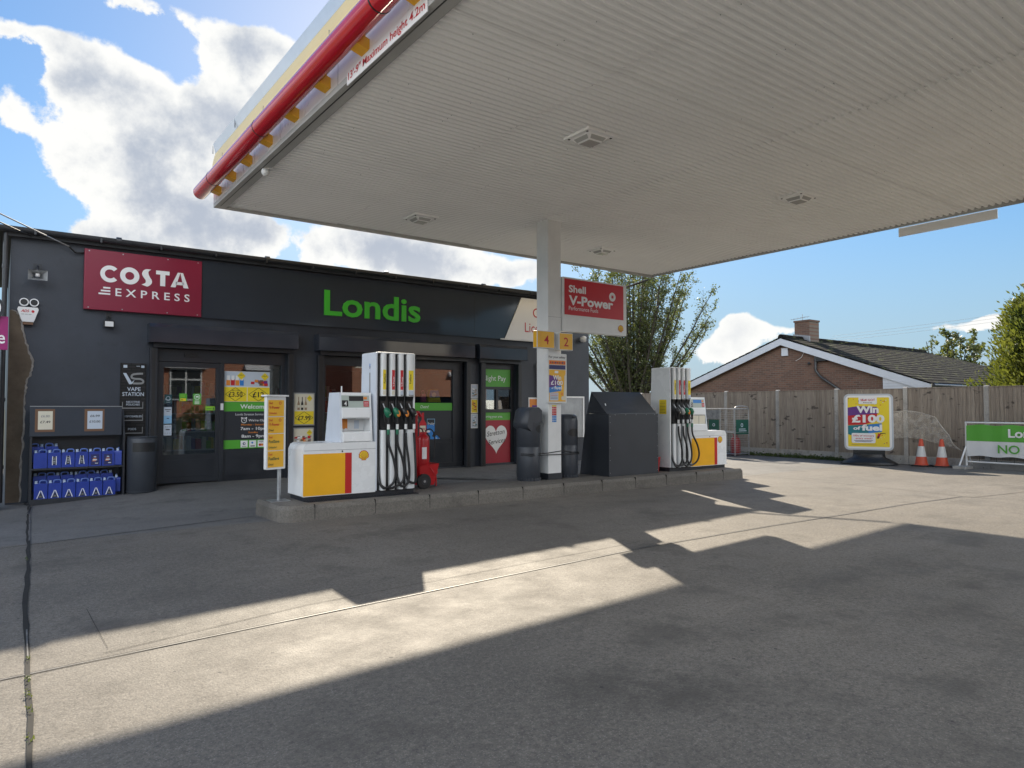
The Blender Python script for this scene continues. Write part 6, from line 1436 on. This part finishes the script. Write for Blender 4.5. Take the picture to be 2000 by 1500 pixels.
b.rrect(-0.43, 0.17, 0.60, 0.88, 0.04, y - 0.005, i_white); b.text('100s of winners', -0.39, 0.785, 0.05, y - 0.008, i_red, x1=0.13, bold=0.012); b.text('every week!', -0.33, 0.71, 0.05, y - 0.008, i_red, x1=0.09, bold=0.012); b.rect(-0.37, 0.11, 0.665, 0.678, y - 0.008, i_navy); b.rect(-0.34, 0.07, 0.637, 0.65, y - 0.008, i_navy)
slab_q([(0.20, 0.75), (0.26, 0.74), (0.31, 0.86), (0.24, 0.88)], i_red, y - 0.003); slab_q([(0.28, 0.855), (0.40, 0.875), (0.43, 0.85), (0.41, 0.89), (0.29, 0.885)], i_black, y - 0.0035); slab_q([(0.21, 0.73), (0.25, 0.73), (0.27, 0.80), (0.23, 0.80)], i_black, y - 0.004)
b.rect(-0.44, 0.2, 0.548, 0.556, y - 0.003, i_tan)
random.seed(13)
for k in range(34):
    x = random.uniform(-0.5, 0.5); z = random.choice((random.uniform(1.62, 1.86), random.uniform(0.52, 0.9), random.uniform(1.0, 1.6) if x > 0.42 else random.uniform(1.66, 1.86)))
    if -0.46 < x < 0.2 and 0.57 < z < 0.92: continue
    b.disc(x, z, random.uniform(0.008, 0.016), y - 0.0015 - 0.00005 * k, random.choice((i_orange, i_purple, i_cream, i_red)), 8)
b.build('poster_face', t)
b = MB(); b.M = MT; b.lathe([(0.72, 0.0), (0.74, 0.04), (0.60, 0.12), (0.42, 0.21), (0.40, 0.30)], (0, 0, 0), m_black, 30, 1.0, 0.62); b.box(-0.40, 0.40, -0.05, 0.05, 0.28, 0.405, m_black); b.build('base', t)
# traffic cones
m_cone = M('cone_orange', (0.56, 0.075, 0.03), 0.5, var=0.1); m_sleeve = M('cone_sleeve', (0.62, 0.62, 0.60), 0.4, var=0.06)
def cone():
    t = thing('traffic_cone', 'x', 'traffic cone', (0, 0, 0), 'traffic cones by the fence')
    b = MB(); b.prism([(0.22 * sx + (0 if abs(sx) < 1 else 0), 0.22 * sy) for sx, sy in ((-1, -0.75), (-0.75, -1), (0.75, -1), (1, -0.75), (1, 0.75), (0.75, 1), (-0.75, 1), (-1, 0.75))], 'z', 0.0, 0.045, m_black); b.build('base', t, bevel=0.006)
    def rad(z): return 0.158 - 0.118 * (z - 0.045) / 0.70
    b = MB(); b.lathe([(0.175, 0.045), (rad(0.07), 0.07), (rad(0.27), 0.27)], (0, 0, 0), m_cone, 26); b.build('lower_body', t)
    b = MB(); b.lathe([(rad(0.55), 0.55), (rad(0.745), 0.745), (rad(0.745) - 0.012, 0.75), (rad(0.7) - 0.02, 0.70)], (0, 0, 0), m_cone, 26); b.build('tip', t)
    b = MB(); b.lathe([(rad(0.268) + 0.002, 0.268), (rad(0.552) + 0.002, 0.552)], (0, 0, 0), m_sleeve, 26); b.build('sleeve', t); return t
c1 = cone(); c1.location = (20.22, 8.72, 0.0); c1['label'] = 'red and white traffic cone nearer the yellow poster sign'
c2 = dup(c1, (20.38, 8.27, 0.0), 'red and white traffic cone nearer the green banner'); c2.rotation_euler = (0, 0, 0.35)
# banner frame
t = thing('banner_frame', 'green and white Londis banner laced in a white tube frame by the fence', 'banner', (20.3, 6.2, 0))
XB = 20.28; Y0, Y1 = 7.64, 4.3
b = MB()
for y in (Y0, Y1): b.tube([(XB, y, 0.10), (XB, y, 1.22)], 0.024, m_whitep, 10); b.tube([(XB, y + 0.0, 0.60), (XB - 0.32, y + 0.05, 0.10)], 0.022, m_whitep, 10); b.tube([(XB, y, 0.60), (XB + 0.30, y, 0.12)], 0.022, m_whitep, 10)
b.tube([(XB, Y0 + 0.02, 1.21), (XB, Y1 - 0.02, 1.21)], 0.024, m_whitep, 10); b.tube([(XB, Y0, 0.20), (XB, Y1, 0.20)], 0.022, m_whitep, 10); b.build('tube_frame', t)
b = MB(); N = 26
def bx(i): return XB - 0.035 + 0.012 * math.sin(i * 1.7) + 0.01 * math.sin(i * 0.6)
for z0, z1, m in ((0.74, 1.17, m_green), (0.37, 0.74, M('banner_white', (0.66, 0.67, 0.68), 0.5, var=0.05))):
    vs = []
    for i in range(N + 1):
        y = Y0 - 0.02 + (Y1 - Y0 + 0.04) * i / N; sag = 0.02 * math.sin(i * 0.9)
        vs += [(bx(i), y, z0 - (0.015 * (1 + math.cos(i * 1.2)) if z0 < 0.5 else 0)), (bx(i) + 0.004, y, z1 - (0.018 * (1 + math.cos(i * 1.2)) if z1 > 1 else 0))]
    b.add(vs, [(2 * i, 2 * i + 1, 2 * i + 3, 2 * i + 2) for i in range(N)], m, True)
b.build('banner_cloth', t)
b = MB(); b.M = facing((XB - 0.062, Y0, 0), (0, -1, 0)); b.text('Londis', 0.96, 0.86, 0.21, 0, i_white, x1=1.78, bold=0.03); b.text('NO H', 0.73, 0.455, 0.215, 0, m_green, x1=1.50, bold=0.015); b.M = None; b.build('lettering', t)
b = MB()
for i in range(9):
    y = Y0 - 0.3 - i * 0.38; b.tube([(XB - 0.02, y, 1.13), (XB, y, 1.22)], 0.005, m_black, 5); b.tube([(XB - 0.02, y, 0.39), (XB, y, 0.19)], 0.005, m_black, 5)
b.build('tie', t)
for k, y in enumerate((Y0 - 0.02, Y1 + 0.02)):
    b = MB(); b.box(XB - 0.46, XB + 0.02, y - 0.12, y + 0.18, 0.0, 0.095, m_post)
    tag(b.build('concrete_block', bevel=0.012), ('concrete block weighing down the left foot' if k == 0 else 'concrete block weighing down the far right foot') + ' of the green banner frame', 'block', 'blocks under the banner frame')
# gas bottle cage
t = thing('gas_cage', 'galvanised mesh cage of gas bottles with green panels by the fence', 'cage', (19.9, 14.9, 0))
m_mesh = m_galv
GX0, GX1, GY0, GY1 = 19.35, 20.1, 14.05, 15.75
b = MB()
for x in (GX0, GX1):
    for y in (GY0, GY1, 14.62): b.tube([(x, y, 0.02), (x, y, 1.55), ((GX0 + GX1) / 2 if False else x, y, 1.56)], 0.02, m_galv, 6)
for z in (0.08, 0.78, 1.56):
    b.tube([(GX0, GY0, z), (GX0, GY1, z)], 0.018, m_galv, 6); b.tube([(GX1, GY0, z), (GX1, GY1, z)], 0.018, m_galv, 6); b.tube([(GX0, GY0, z), (GX1, GY0, z)], 0.018, m_galv, 6); b.tube([(GX0, GY1, z), (GX1, GY1, z)], 0.018, m_galv, 6)
b.tube(spline([(GX0, GY0, 1.50), (GX0 + 0.1, GY0, 1.63), (GX1 - 0.1, GY0, 1.63), (GX1, GY0, 1.5)], 5), 0.018, m_galv, 6); b.build('cage_frame', t)
b = MB()
for k in range(20): z = 0.1 + k * 0.075; b.tube([(GX0, GY0, z), (GX0, GY1, z)], 0.004, m_mesh, 4, False); b.tube([(GX0, GY0, z), (GX1, GY0, z)], 0.004, m_mesh, 4, False)
for k in range(24): y = GY0 + k * 0.072; b.tube([(GX0, y, 0.08), (GX0, y, 1.56)], 0.004, m_mesh, 4, False)
for k in range(11): x = GX0 + k * 0.075; b.tube([(x, GY0, 0.08), (x, GY0, 1.56)], 0.004, m_mesh, 4, False)
b.build('wire_mesh', t)
b = MB(); b.box(GX0 - 0.012, GX0 - 0.006, 14.64, 15.74, 1.22, 1.52, m_galv); b.box(GX0 - 0.012, GX0 - 0.006, 15.3, 15.55, 0.98, 1.2, i_white); b.build('cage_panel', t)
m_gasgreen = M('gas_panel_green', (0.012, 0.09, 0.065), 0.5, var=0.1)
b = MB()
for y0, y1 in ((14.66, 15.08), (15.12, 15.50)):
    b = MB(); b.box(GX0 - 0.014, GX0 - 0.008, y0, y1, 0.72, 1.20, m_gasgreen); b.M = facing((GX0 - 0.016, y1, 0), (0, -1, 0)); b.ring(0.21, 1.02, 0.03, 0.055, 0, i_pale, 14); b.rect(0.10, 0.32, 0.84, 0.865, 0, i_pale); b.M = None; b.build('green_panel', t)
b = MB()
b.box(GX0 + 0.05, GX1 - 0.03, GY0 - 0.014, GY0 - 0.008, 0.72, 1.20, m_gasgreen); b.ring(GX0 + 0.36, 1.02, 0.035, 0.065, GY0 - 0.017, i_pale, 14); b.rect(GX0 + 0.2, GX0 + 0.55, 0.88, 0.905, GY0 - 0.017, i_pale); b.rect(GX0 + 0.2, GX0 + 0.6, 0.82, 0.845, GY0 - 0.017, i_pale)
b.build('green_panel', t)
m_gasred = M('gas_bottle_red', (0.30, 0.018, 0.02), 0.45, var=0.15)
GB = None
for k, (x, y, lab) in enumerate(((19.72, 14.30, 'red gas bottle at the right end inside the cage'), (19.62, 14.85, 'red gas bottle second from the right inside the cage'), (19.62, 15.35, 'red gas bottle at the left inside the cage'))):
    if GB is None:
        GB = thing('gas_bottle', lab, 'gas bottle', (x, y, 0.03), 'red gas bottles in the cage')
        b = MB(); b.lathe([(0.13, 0.0), (0.15, 0.03), (0.16, 0.06), (0.16, 0.46), (0.13, 0.56), (0.06, 0.60), (0.05, 0.64), (0.0, 0.64)], (x, y, 0.03), m_gasred, 22); b.build('cylinder', GB)
        b = MB(); b.tube([(x + 0.10 * math.cos(R(a)), y + 0.10 * math.sin(R(a)), 0.70) for a in range(0, 361, 20)], 0.012, m_gasred, 6, False); b.tube([(x - 0.1, y, 0.58), (x - 0.1, y, 0.70)], 0.012, m_gasred, 6); b.tube([(x + 0.1, y, 0.58), (x + 0.1, y, 0.70)], 0.012, m_gasred, 6); b.build('collar', GB)
    else: dup(GB, (x, y, 0.03), lab)

# ------------------------------------------------------------------ across the road, seen in the shop glass
def brick_house(x0, x1, y, lab, wx):
    t = thing('brick_house', lab, 'house', ((x0 + x1) / 2, y - 4, 0), 'houses across the road')
    b = MB(); b.box(x0, x1, y - 8, y, -0.1, 5.6, m_brick2); b.build('wall', t)
    b = MB(); b.prism([(y + 0.4, 5.6), (y - 4, 8.2), (y - 8.4, 5.6)], 'x', x0 - 0.3, x1 + 0.3, m_slate); b.build('roof', t)
    for w in wx:
        b = MB(); b.box(w - 0.95, w + 0.95, y + 0.001, y + 0.10, 2.05, 4.1, m_board); b.prism([(y + 0.02, 4.12), (y + 0.5, 4.12), (y + 0.02, 4.5)], 'x', w - 1.25, w + 1.25, m_board)
        f = b.build('window', t)
        b = MB()
        for s_ in (-0.87, 0.05): b.box(w + s_, w + s_ + 0.82, y + 0.101, y + 0.104, 2.15, 3.35, m_glass_dark); b.box(w + s_, w + s_ + 0.82, y + 0.101, y + 0.104, 3.45, 4.0, m_glass_dark)
        b.build('pane', f)
m_glass_dark = M('dark_window_glass', (0.02, 0.022, 0.025), 0.05, var=0.0)
brick_house(4.5, 17.5, -20.0, 'red brick house across the road, mirrored in the shop door glass', (9.6, 14.5))
brick_house(21.0, 33.0, -20.0, 'red brick house across the road, mirrored in the right part of the shop window', (24.0, 30.5))
random.seed(31)
hd = thing('garden_hedge', 'dark garden hedge across the road, seen mirrored low in the shop glass', 'hedge', (15, -17.5, 0))
LV = []
for i in range(9000):
    x = random.uniform(3, 34); tree_leaf(LV, Vector((x, random.uniform(-18.1, -17.1), random.uniform(0, 1.5 + 0.35 * math.sin(x * 1.3) + 0.2 * math.sin(x * 4.1)))), random.uniform(0.15, 0.35))
leafmesh(LV, m_leaf).build('foliage', hd)
b = MB(); 
for k in range(16): b.tube([(3.5 + k * 2, -17.6, 0), (3.5 + k * 2, -17.6, 1.2)], 0.05, m_bark, 5)
b.build('stems', hd)
